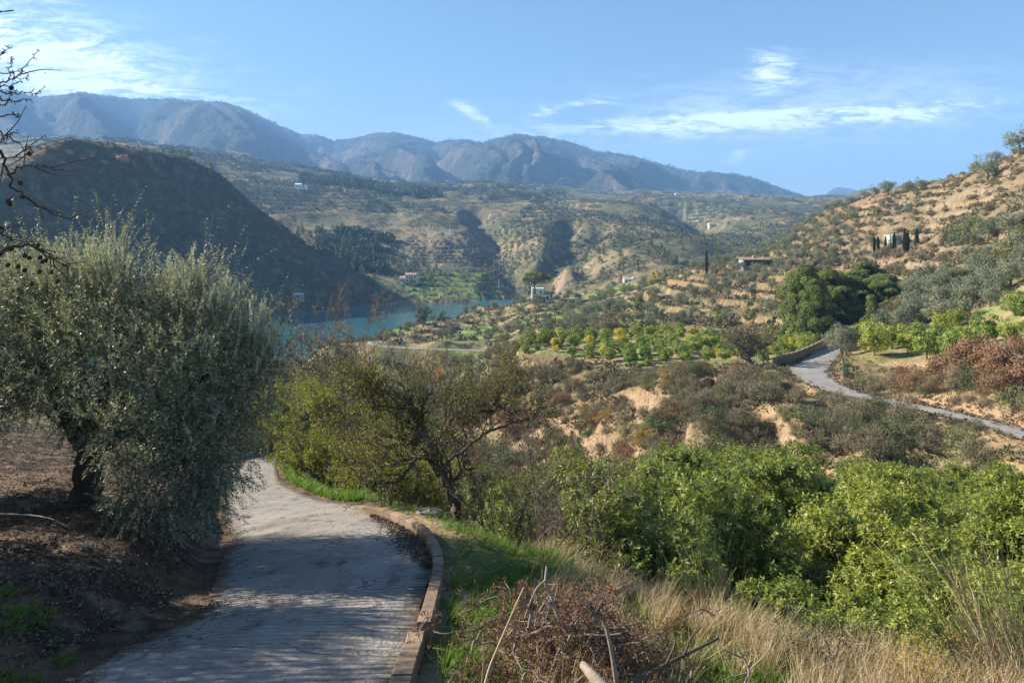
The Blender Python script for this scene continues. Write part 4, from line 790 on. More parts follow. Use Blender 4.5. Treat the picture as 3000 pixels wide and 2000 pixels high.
for i, (u_, Y, s_) in enumerate([(2030, 112, 1.0), (2065, 110, .9), (2100, 115, 1.0), (2135, 118, 1.0), (2175, 116, 1.1), (2220, 118, 1.1), (2270, 116, 1.2), (2320, 114, 1.2), (2250, 126, 1.2), (2160, 126, 1.1)]):
    x_ = X(u_, Y); o = thing('olive_tree', [('crown', SO[i % 2][0]), ('trunk', SO[i % 2][1])], (x_, Y, hz(x_, Y)), i * 1.3, s_ * 1.1); later(o, 'feathery silver olive', 'olive tree', 'silver olives behind the right orchard', [('behind the left part of the right orchard', 2070, 730), ('behind the right part of the right orchard', 2250, 720)], (x_, Y, hz(x_, Y)))

# ------------------------------------------------------------------ earthen banks with scrub
SB = [mesh_bush(540 + i, M_scrub, 2600, 1.7, 1.45, .15, 34) for i in range(4)] ; SG = [mesh_bush(550 + i, M_scrub_g, 2400, 1.5, 1.4, .15, 30) for i in range(2)]; SR = [mesh_bush(556 + i, M_rust, 2600, 1.9, 1.5, .17, 34) for i in range(2)]; SGd = [mesh_bush(559 + i, M_gold, 1500, 2.0, 1.3, .2, 24) for i in range(2)]
BM = [('below the orchard left corner', 1200, 860), ('below the middle of the orchard edge', 1380, 870), ('under the orchard edge by the bare tree', 1600, 870), ('on the bank left of the road bend', 1780, 900), ('on the earthen bank under the road', 2000, 980), ('on the bank at the right edge', 2280, 1040), ('low on the bank above the avocado grove', 1600, 1000)]
r = R_(41); u, x, y, z = scatter(2600, 1150, 2480, 43, 132, r, lambda x, y, z, u: (~(poly_mask(x, y, ORCH) | poly_mask(x, y, RORCH))) * (y < np.interp(u, [1150, 1200, 1350, 1500, 1700, 1850, 1880, 1950, 2150, 2352, 2500], [146, 139, 126, 112, 83, 80, 72, 66, 54.5, 44, 41])) * (1 - .93 * bare_mask(x, y)))
kk = thin(x, y, 1.65)
for i in kk[:400]:
    q = r.random(); lft = u[i] < 1560
    if q < .50 or (q < .66 and not lft): me, ds = SB[r.integers(0, 4)], 'grey-brown scrub bush'
    elif q < .62: me, ds = SR[r.integers(0, 2)], 'rusty scrub bush'
    elif q < .70 and lft: me, ds = SGd[r.integers(0, 2)], 'golden autumn bush'
    else: me, ds = SG[r.integers(0, 2)], 'green scrub bush'
    o = thing('bush', [('foliage', me)], (x[i], y[i], z[i] - .15), r.random() * 6.28, r.uniform(.55, 1.3)); later(o, ds, 'bush', 'scrub bushes on the earthen bank', BM, (x[i], y[i], z[i]))
# rusty creepers on the cut above the road
for i, (u_, Y, s_, k) in enumerate([(2020, 76, .8, 0), (2055, 74, 1.1, 0), (2090, 72, 1.3, 1), (2120, 70, 1.1, 2), (2150, 68, 1.2, 3), (2175, 68, 1.5, 1), (2195, 66, 1.7, 1), (2225, 65, 2.0, 1), (2255, 64, 1.9, 1), (2200, 63, 1.2, 0), (2290, 61, 1.5, 2), (2320, 60, 1.9, 1), (2350, 58, 2.0, 1), (2385, 56, 1.8, 1), (2250, 61, 1.2, 3), (2300, 57.5, 1.3, 2), (2335, 55, 1.3, 3), (2130, 66.5, .9, 0), (2165, 65, 1.0, 2), (1985, 80, .8, 3), (2005, 79, .7, 0), (1700, 84, 1.2, 1), (1670, 86, 1.3, 1), (1640, 88, 1.2, 1), (1735, 82, 1.1, 0), (1605, 90, 1.1, 1), (1570, 92, 1.0, 1), (1765, 80, 1.1, 3), (1795, 77, 1.2, 0)]):
    x_ = X(u_, Y); z_ = hz(x_, Y); me = [SB[0], SR[0], SR[1], SG[0]][k] if k != 1 or i % 2 else SR[1]; o = thing('creeper', [('foliage', me)], (x_, Y, z_ - .2), i * 1.1, s_ * (1.0 if u_ > 1900 else .95)); later(o, {0: 'grey-brown creeper', 1: 'reddish-brown creeper', 2: 'red-brown creeper', 3: 'dull green creeper'}[k], 'creeper', 'creepers along the banks of the road', [('on the cut above the road at the right', 2250, 880), ('on the cut above the road near the bend', 2060, 870), ('spilling over the orchard edge', 1660, 870)], (x_, Y, z_))
# ------------------------------------------------------------------ kerb walls beside the lane
def mat_block():
    return mat('weathered_brown_block', (.165, .12, .085), .9, .15, var=(.25, .185, .13), noise_scale=[(5, .3), (30, .25)], bump=[(40, .006), (9, .012)])
M_block = mat_block(); M_apron = mat('rough_mortar_apron', (.27, .25, .235), .95, .1, noise_scale=[(3, .2), (22, .25)], bump=[(14, .02), (60, .006)])
def kerb(name, pts, width, height, m, blk=.4, zoff=0.0):
    """pts: (u, Y) of the middle of the wall; blocks of brick-brown mortar laid end to end"""
    cl = catmull([(X(u, Y), Y, 0) for u, Y in pts], 14); s = np.concatenate([[0], np.cumsum(np.hypot(*np.diff(cl[:, :2], axis=0).T))]); n = max(2, int(s[-1] / blk)); mb = MB(); r = R_(5)
    dz, _, _ = near_line(cl[:, 0], cl[:, 1], path_cl, 6); base = near_line(cl[:, 0], cl[:, 1], path_cl, 6)[1]
    for i in range(n):
        a, b = s[-1] * i / n + .003, s[-1] * (i + 1) / n - .003; q = np.linspace(a, b, 4); x = np.interp(q, s, cl[:, 0]); y = np.interp(q, s, cl[:, 1]); z = np.interp(q, s, base) + zoff + r.normal() * .006
        t = unit(np.stack([np.gradient(x), np.gradient(y)], 1)); nx_, ny_ = t[:, 1], -t[:, 0]; w = width / 2; rows_ = []; e = .008
        for (o_, h_) in [(-w, -.45), (-w, height - e), (-w + e, height), (w - e, height), (w, height - e), (w, -.45)]: rows_.append(np.stack([x + nx_ * o_, y + ny_ * o_, z + h_], 1))
        V = np.concatenate(rows_); f = [[k * 4 + j, k * 4 + j + 1, (k + 1) * 4 + j + 1, (k + 1) * 4 + j] for k in range(5) for j in range(3)]; rd = r.random(); mb.add(V, f, rd, 0)
        for j in (0, 3): mb.add(V[[k * 4 + j for k in range(6)]], [[0, 1, 4, 5], [1, 2, 3, 4]], rd, 0)
    return mb.build(name, m), cl, base
far_k = [(826, 13.7), (878, 12.9), (934, 11.7), (974, 10.7), (995, 9.8), (1006, 8.9), (1003, 7.9), (990, 6.95), (974, 6.02)]
o, kcl, kbase = kerb('kerb_wall', far_k, .125, .20, M_block); setp(o, 'curved brown block kerb wall running down the right side of the lane', 'kerb wall')
o, kcl2, kbase2 = kerb('kerb_wall', [(956, 5.95), (945, 5.45), (928, 4.9), (900, 4.3), (850, 3.6)], .15, .13, M_block, .34, .02); setp(o, 'low nearer stretch of block kerb at the bottom edge of the view', 'kerb wall')
# sloping mortar apron behind the kerb
mb = MB()
acl = catmull([(X(u, Y), Y, 0) for u, Y in [(1008, 8.9), (1006, 7.9), (994, 6.95), (980, 6.02), (960, 5.3), (935, 4.6), (890, 3.7)]], 10); ab = near_line(acl[:, 0], acl[:, 1], path_cl, 6)[1]; t = unit(np.gradient(acl[:, :2], axis=0)); K = len(acl)
prof = [(.05, .06), (.12, .0), (.2, -.1), (.28, -.24), (.33, -.42), (.36, -.75)]; V = np.concatenate([np.stack([acl[:, 0] + t[:, 1] * (a * (1 + .2 * np.sin(np.arange(K) * .7))) * np.clip(np.arange(K) / 12, .3, 1), acl[:, 1] - t[:, 0] * a, ab + h + .02 * np.sin(np.arange(K) * 1.3)], 1) for a, h in prof])
sgn = 1
mb.add(V, [[k * K + j, k * K + j + 1, (k + 1) * K + j + 1, (k + 1) * K + j] for k in range(len(prof) - 1) for j in range(K - 1)]); setp(mb.build('concrete_apron', M_apron, smooth=True), kind='structure')

# ------------------------------------------------------------------ the olive beside the lane
def W3(u, v, Y): return np.array(P(u, v, Y))
def olive_shoots(mb, r, blobs, per, leafL=.055, leafW=.0125, up=.8, long_top=True, mi_leaf=0, mi_tw=1):
    mid = np.mean([b[0] for b in blobs], 0)
    for c_, rad, topf in blobs:
        n = int(per * rad * rad)
        dd = rand_dirs(n, r); dd = unit(dd + .35 * unit(c_ - mid)); q = r.uniform(.35, 1.0, n) ** .6
        st = c_ + dd * (rad * q)[:, None] * np.array([1, 1, .95]); Ls = r.uniform(.16, .42, n) * (1 + topf * (dd[:, 2] > .35) * (r.random(n) ** 2.2) * 1.7)
        droop = np.where(dd[:, 2] < -.1, -.5, 1.0); sd_ = unit(dd * .7 + np.array([0, 0, 1.0]) * (up * droop)[:, None] + r.normal(size=(n, 3)) * .28)
        m = 15; tt = np.linspace(.08, 1, m); bend = r.normal(size=(n, 3)) * .12; bend[:, 2] -= .05
        base = st[:, None] + sd_[:, None] * (Ls[:, None] * tt)[..., None] + bend[:, None] * ((tt ** 2) * Ls[:, None])[..., None]
        base = base.reshape(-1, 3); ax = np.repeat(sd_, m, 0); side = unit(np.cross(ax, rand_dirs(n * m, r)))
        for sg in (1, -1):
            d = unit(ax * r.uniform(.5, 1.1, (n * m, 1)) + side * sg * .75 + r.normal(size=(n * m, 3)) * .2); leaves(mb, base, d, leafL * r.uniform(.6, 1.25, n * m), leafW, r, r.random(n * m) ** (1.0 if topf > .7 else 1.9), mi_leaf)  # leaves below the top lean to darker tones, painting the crown's shade
        k = r.random(n) < .55; a = st[k]; b = st[k] + sd_[k] * Ls[k][:, None]; w = unit(np.cross(sd_[k], rand_dirs(k.sum(), r))) * .0035
        mb.add(np.stack([a - w, a + w, b + w * .4, b - w * .4], 1).reshape(-1, 3), np.arange(4 * k.sum()).reshape(-1, 4), .3, mi_tw)
r = R_(61)
B_ = [(120,690,10.5,.82,1),(235,665,10.4,.82,1),(20,680,10.8,.78,1),(430,720,10.1,.74,1),(340,770,10.6,.66,.6),(525,785,9.9,.60,.8),(600,830,9.7,.36,.6),(80,820,10.4,.95,0),(250,800,9.8,1.0,.3),(420,850,9.5,.95,.3),(545,880,9.6,.62,.3),(570,950,9.5,.36,0),
      (190,950,9.9,.42,0),(330,960,9.3,.85,0),(450,1010,9.2,.78,0),(500,1060,9.2,.40,0),(350,1090,9.1,.62,0),(450,1130,9.0,.36,0),(480,1170,8.9,.24,0),(300,1150,9.3,.35,0),(390,1170,8.9,.24,0),(30,910,10.4,.45,0),(-60,760,10.5,1,.5),(-70,870,10.2,.7,0),(150,760,11.9,1,.8),(350,800,11.8,.9,.6),(500,820,11.3,.8,.4),(100,880,11.9,.75,0),(300,900,11.3,.95,0),(430,960,10.6,.9,0),(470,1080,10.0,.6,0),(-120,800,12,1.1,.4)]
t_root = W3(205, 1160, 11.0)
ol = empty('olive_tree', t_root); setp(ol, 'large silvery olive with dark drooping skirt leaning over the lane', 'olive tree')
blobs = [(W3(u, v, Y) - t_root, rad, tp) for u, v, Y, rad, tp in B_]
mb = MB(); olive_shoots(mb, r, blobs, 290); 
for (u, v, Y, n) in [(130,645,10.6,60),(60,655,10.8,50),(200,625,10.5,70),(250,620,10.4,70),(300,670,10.5,35),(400,655,10.2,60),(450,680,10.1,60),(500,710,10,55),(555,755,9.8,45),(605,800,9.7,30),(10,655,10.9,35),(345,720,11,35),(240,650,11.3,50)]:
    for k in range(n):
        b0 = W3(u + r.normal() * 26, v + r.normal() * 16 + 25, Y + r.normal() * .25) - t_root; L = r.uniform(.25, .5) * (1.6 if r.random() < .16 else 1); d = unit(np.array([r.normal() * .13 + (u - 330) * .0006, r.normal() * .13, 1.0])); m = int(L * 75); tt = np.linspace(.05, 1, m); bs = b0 + d * (tt * L)[:, None] + r.normal(size=3) * .05 * (tt ** 2)[:, None]
        mb.add(np.stack([b0 - [.003, 0, 0], b0 + [.003, 0, 0], bs[-1] + [.001, 0, 0], bs[-1] - [.001, 0, 0]]), [[0, 1, 2, 3]], .3, 1); sd_ = unit(np.cross(np.tile(d, (m, 1)), rand_dirs(m, r)))
        for sg in (1, -1): leaves(mb, bs, unit(d * .9 + sd_ * sg * .65), .05 * (1.15 - .5 * tt), .012, r, r.uniform(.6, 1, m), 0)  # only the pale leaf tones: backlit silver tips painted into the colour
# denser inner mass in darker leaf tones: shade of the heart painted in
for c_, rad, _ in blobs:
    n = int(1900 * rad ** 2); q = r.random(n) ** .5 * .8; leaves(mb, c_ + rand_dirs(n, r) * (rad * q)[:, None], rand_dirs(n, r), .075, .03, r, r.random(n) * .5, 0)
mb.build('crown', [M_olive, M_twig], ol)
mb = MB(); limb = lambda pts, r0, r1, sd=8: tube(mb, smooth_path([np.array(p) for p in pts], 6) + R_(len(mb.v)).normal(size=(len(pts) * 6 - 5, 3)) * r0 * .12, np.linspace(r0, r1, len(pts) * 6 - 5), sd, 0, .4)
L_ = lambda u, v, Y: W3(u, v, Y) - t_root
limb([L_(207, 1185, 11.0), L_(200, 1120, 11.0), L_(205, 1060, 11.0), L_(195, 1010, 11.0)], .24, .17, 12); limb([L_(195, 1020, 11.0), L_(165, 985, 10.9), L_(140, 930, 10.8), L_(100, 840, 10.7)], .14, .06)
limb([L_(200, 1020, 11.0), L_(225, 940, 10.8), L_(260, 860, 10.4), L_(280, 760, 10.3)], .13, .05); limb([L_(205, 1040, 11), L_(290, 990, 10.4), L_(380, 940, 9.9), L_(480, 860, 9.8)], .12, .04); limb([L_(205, 1030, 11), L_(200, 930, 11.4), L_(180, 820, 11.6), L_(170, 720, 11.7)], .12, .04)
limb([L_(290, 990, 10.4), L_(360, 1030, 9.8), L_(430, 1060, 9.3)], .06, .02, 6)
mb.build('trunk', M_darkbark, ol, True)
# second olive, mostly outside the left edge, whose dark leaves show at the border
r2_ = W3(-330, 1300, 7.6); r2_[2] = hz(r2_[0], 7.6); o2 = empty('olive_tree', r2_); setp(o2, 'dark olive branch mass at the left border before the big olive', 'olive tree')
blobs = [(W3(u, v, Y) - r2_, rad, tp) for u, v, Y, rad, tp in [(-120,800,8.3,.62,.2),(-70,930,8.5,.45,0),(-90,700,8.6,.35,.3),(-260,780,8,.8,.3),(-330,900,7.6,.9,.2),(-420,760,7.6,1,.3),(-230,960,8.2,.6,0),(-330,640,8.4,.8,.5),(-560,850,7.4,.9,0),(-460,620,8.2,.8,.4)]]
mb = MB(); olive_shoots(mb, r, blobs, 300)
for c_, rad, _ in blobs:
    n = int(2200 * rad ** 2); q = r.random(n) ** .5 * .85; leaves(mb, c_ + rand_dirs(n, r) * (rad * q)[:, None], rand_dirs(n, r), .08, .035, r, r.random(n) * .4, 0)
mb.build('crown', [M_olive, M_twig], o2); mb = MB(); limb([(0, 0, -.3), (.05, 0, .6), (.0, .1, 1.2), (-.1, .1, 1.8)], .2, .12, 10); limb([(0, .05, 1.2), (.5, .2, 1.9), (.9, .3, 2.5)], .1, .04, 6); mb.build('trunk', M_darkbark, o2, True)

for (x_, y_, cr_, lab) in [(-11.8, 12.2, 1.25, 'olive beyond the left border, behind the dark branch mass'), (-9.6, 6.2, 1.1, 'olive outside the left border shading the lane')]:
    rq = np.array([x_, y_, hz(x_, y_)]); oo = empty('olive_tree', rq); setp(oo, lab, 'olive tree'); blobs = [(np.array([math.cos(a) * 1.35 * q, math.sin(a) * 1.35 * q, zz]), cr_ * .85, .3) for a, q, zz in [(0, .9, 2.4), (1.2, 1, 2.7), (2.4, .9, 2.4), (3.6, 1, 2.6), (4.9, 1, 2.5), (0, 0, 3.4), (2, .5, 3.9), (5, .5, 3.7), (.6, .9, 3.3), (3.1, .8, 3.4)]]
    mb = MB(); olive_shoots(mb, r, blobs, 170)
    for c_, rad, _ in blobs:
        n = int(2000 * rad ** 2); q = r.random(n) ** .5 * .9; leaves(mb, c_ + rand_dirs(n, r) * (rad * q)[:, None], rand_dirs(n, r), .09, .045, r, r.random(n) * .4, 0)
    mb.build('crown', [M_olive, M_twig], oo); mb = MB(); limb([(0, 0, -.3), (.05, 0, .6), (.0, .1, 1.3), (-.1, .1, 2.4)], .2, .1, 10); limb([(0, .05, 1.2), (.5, .2, 1.9), (.9, .3, 2.5)], .1, .04, 6); mb.build('trunk', M_darkbark, oo, True)

# ------------------------------------------------------------------ bare almond with twigs reaching in at the left
r = R_(62); ar = W3(-620, 1500, 5.6); ar[2] = hz(ar[0], 5.6); al = empty('almond_tree', ar); setp(al, 'leafless almond twigs with old husks reaching in at the left edge', 'almond tree')
mb = MB(); M_husk = mat('black_almond_husks', (.05, .03, .022), .9, .1, var=(.09, .05, .035))
def limbp(pts, r0, r1, buds_n=0, sub=0):
    q = smooth_path([np.array(p) - ar for p in pts], 6); q[1:-1] += r.normal(size=(len(q) - 2, 3)) * .008; rad = np.linspace(r0, r1, len(q)); tube(mb, q, rad, 6, 0, r.random() * .5); tn = unit(np.gradient(q, axis=0))
    for k in range(sub):
        i = r.integers(1, len(q) - 1); d = unit(tn[i] + unit(np.cross(tn[i], r.normal(size=3))) * .8 + [0, 0, .15]); L = r.uniform(.08, .28); m = np.array([q[i], q[i] + d * L * .5 + r.normal(size=3) * .01, q[i] + d * L]); tube(mb, smooth_path(m, 4), np.linspace(.0045, .002, 9), 4, 0, .3)
        for j in range(5): e = q[i] + d * L * r.random(); tube(mb, [e, e + unit(np.cross(d, r.normal(size=3))) * r.uniform(.008, .018)], [.003, .0018], 3, 0, .2)
    for k in range(buds_n * 2):
        i = r.integers(2, len(q)); e = q[i]; tube(mb, [e, e + unit(np.cross(tn[i], r.normal(size=3))) * r.uniform(.012, .028)], [.0035, .002], 3, 0, .2)
def husk(u, v, Y, s=.02):
    c_ = W3(u, v, Y) - ar; dd = unit(r.normal(size=3) + [0, 0, -1.2]); tube(mb, [c_, c_ + dd * .02], [.002, .002], 3, 0, .2); c_ = c_ + dd * .02; hb = MB(); tube(hb, [c_, c_ + dd * s * .5, c_ + dd * s * 1.2, c_ + dd * s * 1.8], [s * .3, s * .8, s * .75, s * .15], 6, 0, r.random()); hb.build('husk', M_husk, al, True)
limbp([(ar[0], ar[1], ar[2] - .2), W3(-600, 1200, 5.5), W3(-560, 950, 5.3), W3(-520, 760, 5.1)], .13, .06)
limbp([W3(-520, 760, 5.1), W3(-360, 640, 4.8), W3(-180, 590, 4.5), W3(0, 585, 4.3)], .05, .012, 6, 3); limbp([W3(-520, 760, 5.1), W3(-400, 520, 5), W3(-220, 380, 4.7), W3(-20, 345, 4.5)], .05, .012, 6, 3); limbp([W3(-400, 520, 5), W3(-300, 330, 4.9), W3(-160, 220, 4.7), W3(-20, 200, 4.6)], .035, .01, 4, 2); limbp([W3(-300, 330, 4.9), W3(-200, 120, 4.9), W3(-60, 40, 4.8), W3(30, 24, 4.8)], .025, .004, 5, 1)
for pts, rs, nb, sb in [([(0,585),(60,560),(110,590),(160,650)],.012,10,6),([(60,560),(100,580),(140,605),(165,612)],.008,8,5),([(0,520),(10,540),(50,560)],.009,4,2),([(0,345),(20,400),(40,440),(90,470),(150,500),(185,505)],.010,12,4),([(20,400),(60,380),(110,385),(165,393)],.007,10,3),([(0,300),(20,320),(50,335),(70,345)],.005,6,1),([(-20,345),(0,325),(20,310),(38,298)],.006,5,1),([(-20,360),(20,365),(70,352),(75,340)],.005,6,2),
                        ([(-20,200),(20,185),(50,165),(88,117)],.006,14,1),([(-20,200),(20,215),(60,212),(90,215)],.006,12,1),([(-20,215),(20,235),(50,232),(70,228)],.005,9,0),([(-20,270),(20,262),(45,265),(30,268)],.005,6,0),([(-20,190),(10,200),(45,190),(66,172)],.005,9,0),([(-20,160),(0,130),(10,120),(28,105)],.005,9,0),([(-20,170),(20,165),(40,165),(55,165)],.004,6,0),([(20,182),(24,160),(26,142),(26,130)],.004,4,0),([(-30,520),(20,522),(40,520),(60,524)],.004,5,0),([(-20,250),(10,240),(18,230),(38,205)],.004,6,0)]:
    limbp([W3(u, v, 4.5 + .05 * k) for k, (u, v) in enumerate(pts)], rs, .0022, nb, sb)
for u, v in [(55,575),(70,590),(88,600),(60,610),(100,598),(125,618),(30,560),(45,600),(80,575),(110,590),(140,636),(35,412),(28,452),(42,450),(20,455),(68,345),(28,190),(95,612),(18,600),(75,640)]: husk(u, v, 4.55)
mb.build('branches', M_darkbark, al, True)

# ------------------------------------------------------------------ half-bare almonds right of the lane
def bare_tree(name, root, limbs, r, depth, L0, leaves_n, label, cat, mt=None, leafL=.06, leafW=.022, mleaf=None, kids=(3, 5), kn=5, twig=.004, group=None, spread=.85):
    e = empty(name, root); setp(e, label, cat, group); mb = MB(); tips = []
    for pts, r0, r1 in limbs:
        q = smooth_path([np.array(p) - root for p in pts], 6); q[1:-1] += r.normal(size=(len(q) - 2, 3)) * r0 * .35; rad = np.linspace(r0, r1, len(q)); tube(mb, q, rad, 8, 0, r.random() * .4); tn = unit(np.gradient(q, axis=0))
        for k in range(kn):
            i = int(len(q) * r.uniform(.3, 1.0)); i = min(i, len(q) - 1); d = unit(tn[i] + unit(np.cross(tn[i], r.normal(size=3))) * .9 + [0, 0, .25]); grow(mb, q[i], d, L0 * r.uniform(.7, 1.2), max(rad[i] * .55, .008), depth, r, kids, spread, .10, .66, .55, 4, .22, 5, 0, tips, twig, 0, .15)
    mb.build('branches', mt or M_darkbark, e, True)
    if leaves_n and tips:
        pp = np.array([t[0] for t in tips]); dd = np.array([t[1] for t in tips]); k = r.integers(0, len(pp), leaves_n); mb = MB()
        leaves(mb, pp[k] + r.normal(size=(leaves_n, 3)) * .035, unit(dd[k] * .4 + r.normal(size=(leaves_n, 3)) * .6 + [0, 0, -.35]), leafL * r.uniform(.7, 1.3, leaves_n), leafW, r); mb.build('leaves', mleaf or M_almond, e)
    return e
r = R_(63)
rt = W3(1050, 1185, 16.3); rt[2] = hz(rt[0], rt[1])
def Wp(l): return [W3(*q) for q in l]
bare_tree('almond_tree', rt, [(Wp([(1052,1200,16.3),(1035,1130,16.2),(1000,1070,16),(985,1020,15.9)]), .14, .085), (Wp([(990,1030,15.9),(975,985,15.7),(960,945,15.6),(930,910,15.6)]), .065, .02), (Wp([(985,1040,15.9),(930,1010,15.5),(890,1000,15.3),(850,990,15.2)]), .05, .02),
          (Wp([(1000,1070,16),(1010,1000,16.2),(1050,955,16.4),(1080,920,16.5)]), .055, .02), (Wp([(1000,1060,16),(960,1050,15.4),(920,1100,15),(870,1110,14.8)]), .06, .02), (Wp([(1010,1080,16),(1080,1020,16.2),(1150,980,16.3),(1230,960,16.4)]), .05, .018), (Wp([(960,945,15.6),(900,935,15.6),(850,930,15.6)]), .04, .015), (Wp([(1050,965,16.4),(1120,940,16.5),(1190,925,16.6)]), .045, .015), (Wp([(1090,1110,16.8),(1070,1040,16.8),(1060,960,17)]), .06, .02)],
          r, 3, .95, 15000, 'gnarled dark-trunked almond with bare crooked branches right of the lane', 'almond tree', kn=9, mt=mat('almond_bark', (.09, .07, .058), .95, .1, var=(.24, .19, .16), noise_scale=[(20, .3)], bump=[(30, .01)]))
for (u, v, Y, L0, lf, sp_, lab) in [(800, 1105, 24, 1.5, 26000, 1.0, 'wide yellow-green almond nearest the far end of the lane'), (935, 1125, 21, 1.35, 16000, .9, 'thin yellow-green almond left of the gnarled one'), (760, 1085, 31, 1.7, 22000, 1.0, 'tall yellowish almond behind the wide one by the lane'), (860, 1120, 19.5, .85, 9000, .9, 'low yellow-green almond by the start of the kerb')]:
    rt = W3(u, v, Y); rt[2] = hz(rt[0], Y); s_ = (1.06 if Y > 22 else .84) * Y / 22.0 * (1.0 if L0 > 1 else .6)
    lim = [([rt + [0, 0, -.2], rt + [math.cos(a) * .5 * s_, math.sin(a) * .4 * s_, 1.0 * s_], rt + [math.cos(a) * 1.3 * s_ * sp_, math.sin(a) * 1.0 * s_, 1.8 * s_], rt + [math.cos(a) * 1.9 * s_ * sp_, math.sin(a) * 1.5 * s_, (2.35 + .5 * r.random()) * s_]], .07 * s_, .02) for a in np.arange(7) * .9 + .2]
    bare_tree('almond_tree', rt, lim, r, 3, L0 * .66, lf, lab, 'almond tree', leafL=.10, leafW=.035, kn=5, group='almonds between the lane and the gully', mt=M_twig)
# thin grey twiggy shrubs before the avocado grove
for (u, v, Y, h_, lf, lab) in [(1290, 1330, 12.2, 2.3, 160, 'leafless grey shrub with tall whips in the grass'), (1250, 1250, 14.5, 3.5, 400, 'tall pale leafless shrub before the avocado grove'), (1390, 1370, 11.2, 1.5, 300, 'low leafless grey shrub leaning right over the grass edge'), (1160, 1215, 15.5, 3.0, 2600, 'tangled twiggy shrub right of the gnarled almond'), (1480, 1390, 10.2, 1.3, 100, 'small bare shrub at the edge of the dark grove')]:
    rt = W3(u, v, Y); rt[2] = hz(rt[0], Y); lim = []
    for k in range(6):
        a = r.random() * 6.28; e = rt + [math.cos(a) * h_ * .42, math.sin(a) * h_ * .3, h_ * r.uniform(.55, .95)]; lim.append(([rt + [0, 0, -.1], (rt + e) / 2 + r.normal(size=3) * .08 * h_, e], .022 * h_ / 2, .006))
    bare_tree('bare_shrub', rt, lim, r, 2, h_ * .3, lf, lab, 'shrub', mt=M_twig, kn=6, twig=.003, group='bare shrubs before the grove')
# slim half-bare tree against the lake and the brown thicket round it
for (u, Y, h_, lf, lab) in [(765, 62, 3.6, 240, 'slim crooked almond with few yellow leaves against the lake'), (690, 48, 3.0, 300, 'bare brown almond left of the slim one below the lake'), (740, 46, 3.2, 500, 'bare brown almond in the thicket below the lake'), (800, 55, 2.4, 400, 'short bare almond right of the slim one'), (655, 42, 2.6, 500, 'bare brown almond beside the big olive crown')]:
    x_ = X(u, Y); rt = np.array([x_, Y, hz(x_, Y)]); top = {62: 715, 48: 800, 46: 790, 55: 800, 42: 830}[Y]; h_ = (-(top - HV) / F * Y) - rt[2]
    lim = [([rt + [0, 0, -.3], rt + [.02 * h_, 0, h_ * .35], rt + [-.03 * h_, 0, h_ * .62]], .035 * h_ / 2, .05)] + [([rt + [0, 0, h_ * .5], rt + [math.cos(a) * h_ * .12, 0, h_ * .72], rt + [math.cos(a) * h_ * .22, math.sin(a) * .15 * h_, h_ * .95]], .05, .015) for a in (0, 1.5, 3.1, 4.5)]
    bare_tree('almond_tree', rt, lim, r, 2, h_ * .16, lf, lab, 'almond tree', leafL=.16, leafW=.07, kn=5, twig=.016, mt=M_twig, group='almonds in the thicket below the lake')
# ------------------------------------------------------------------ avocado grove below the lane
def mesh_avocado(seed, shoots, h=5.0, w=2.5, L=.17, per=13, yel=0.0):
    r = R_(seed); mb = MB(); K = 58; c_ = clump_cloud(r, K, w * .84, w * .84, h * .38, h * .58, -.6, .35); c_ = np.concatenate([c_, np.stack([r.normal(size=8) * w * .25, r.normal(size=8) * w * .25, h * r.uniform(.85, 1.02, 8)], 1)]); K = len(c_)
    k = r.integers(0, K, shoots); mid = np.array([0, 0, h * .45]); o = unit(c_[k] - mid); dd = unit(rand_dirs(shoots, r) + .75 * o + [0, 0, .25]); cr = w * .24 * r.uniform(.5, 1.5, K)
    st = c_[k] + dd * (cr[k] * r.uniform(.55, 1.0, shoots) * np.where(r.random(shoots) < .12, 1.5, 1.0))[:, None]; ax = unit(dd + [0, 0, .7] + r.normal(size=(shoots, 3)) * .2); ct = r.random(K)
    S = np.repeat(st, per, 0); A_ = np.repeat(ax, per, 0); n = shoots * per; j = np.tile(np.arange(per), shoots) / per; side = unit(np.cross(A_, rand_dirs(n, r)))
    d = unit(side + A_ * (j * 1.2 - .25)[:, None] + [0, 0, -.12]); p = S + A_ * (j * L * 1.0)[:, None]; rn = np.clip(.35 * ct[np.repeat(k, per)] + .25 * np.repeat(r.random(shoots), per) + .4 * r.random(n) + .25 * (j > .75), 0, 1)
    nn = unit(np.cross(d, np.cross(A_, d)) + r.normal(size=(n, 3)) * .3); sd_ = unit(np.cross(d, nn)); leaves(mb, p, d, L * r.uniform(.65, 1.15, n) * (1.15 - .5 * j), L * .30, r, rn, 0, side=sd_)
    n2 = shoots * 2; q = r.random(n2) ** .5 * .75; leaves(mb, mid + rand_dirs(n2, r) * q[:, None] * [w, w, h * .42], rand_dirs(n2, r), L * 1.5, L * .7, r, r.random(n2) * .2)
    return mb.mesh('crown', M_avo), trunk_mb(r, h * .85, .13, 4).mesh('trunk', M_bark, True)
AVN = [mesh_avocado(700 + i, 3600, 4.6 + .3 * i, 2.3, .155, 13) for i in range(3)]; AVF = [mesh_avocado(710 + i, 1700, 5.0, 2.4, .2, 10) for i in range(3)]
r = R_(71); AM = [('at the back of the grove on the left', 1250, 960), ('at the back of the grove in the middle', 1650, 1050), ('at the back of the grove on the right', 2150, 1090), ('behind the gnarled almond', 1150, 1060), ('in the middle of the grove', 1850, 1180), ('in front of the grove by the brooms', 1700, 1350), ('at the lower right of the grove', 2150, 1350), ('behind the grey bare shrubs', 1400, 1150)]
av = []
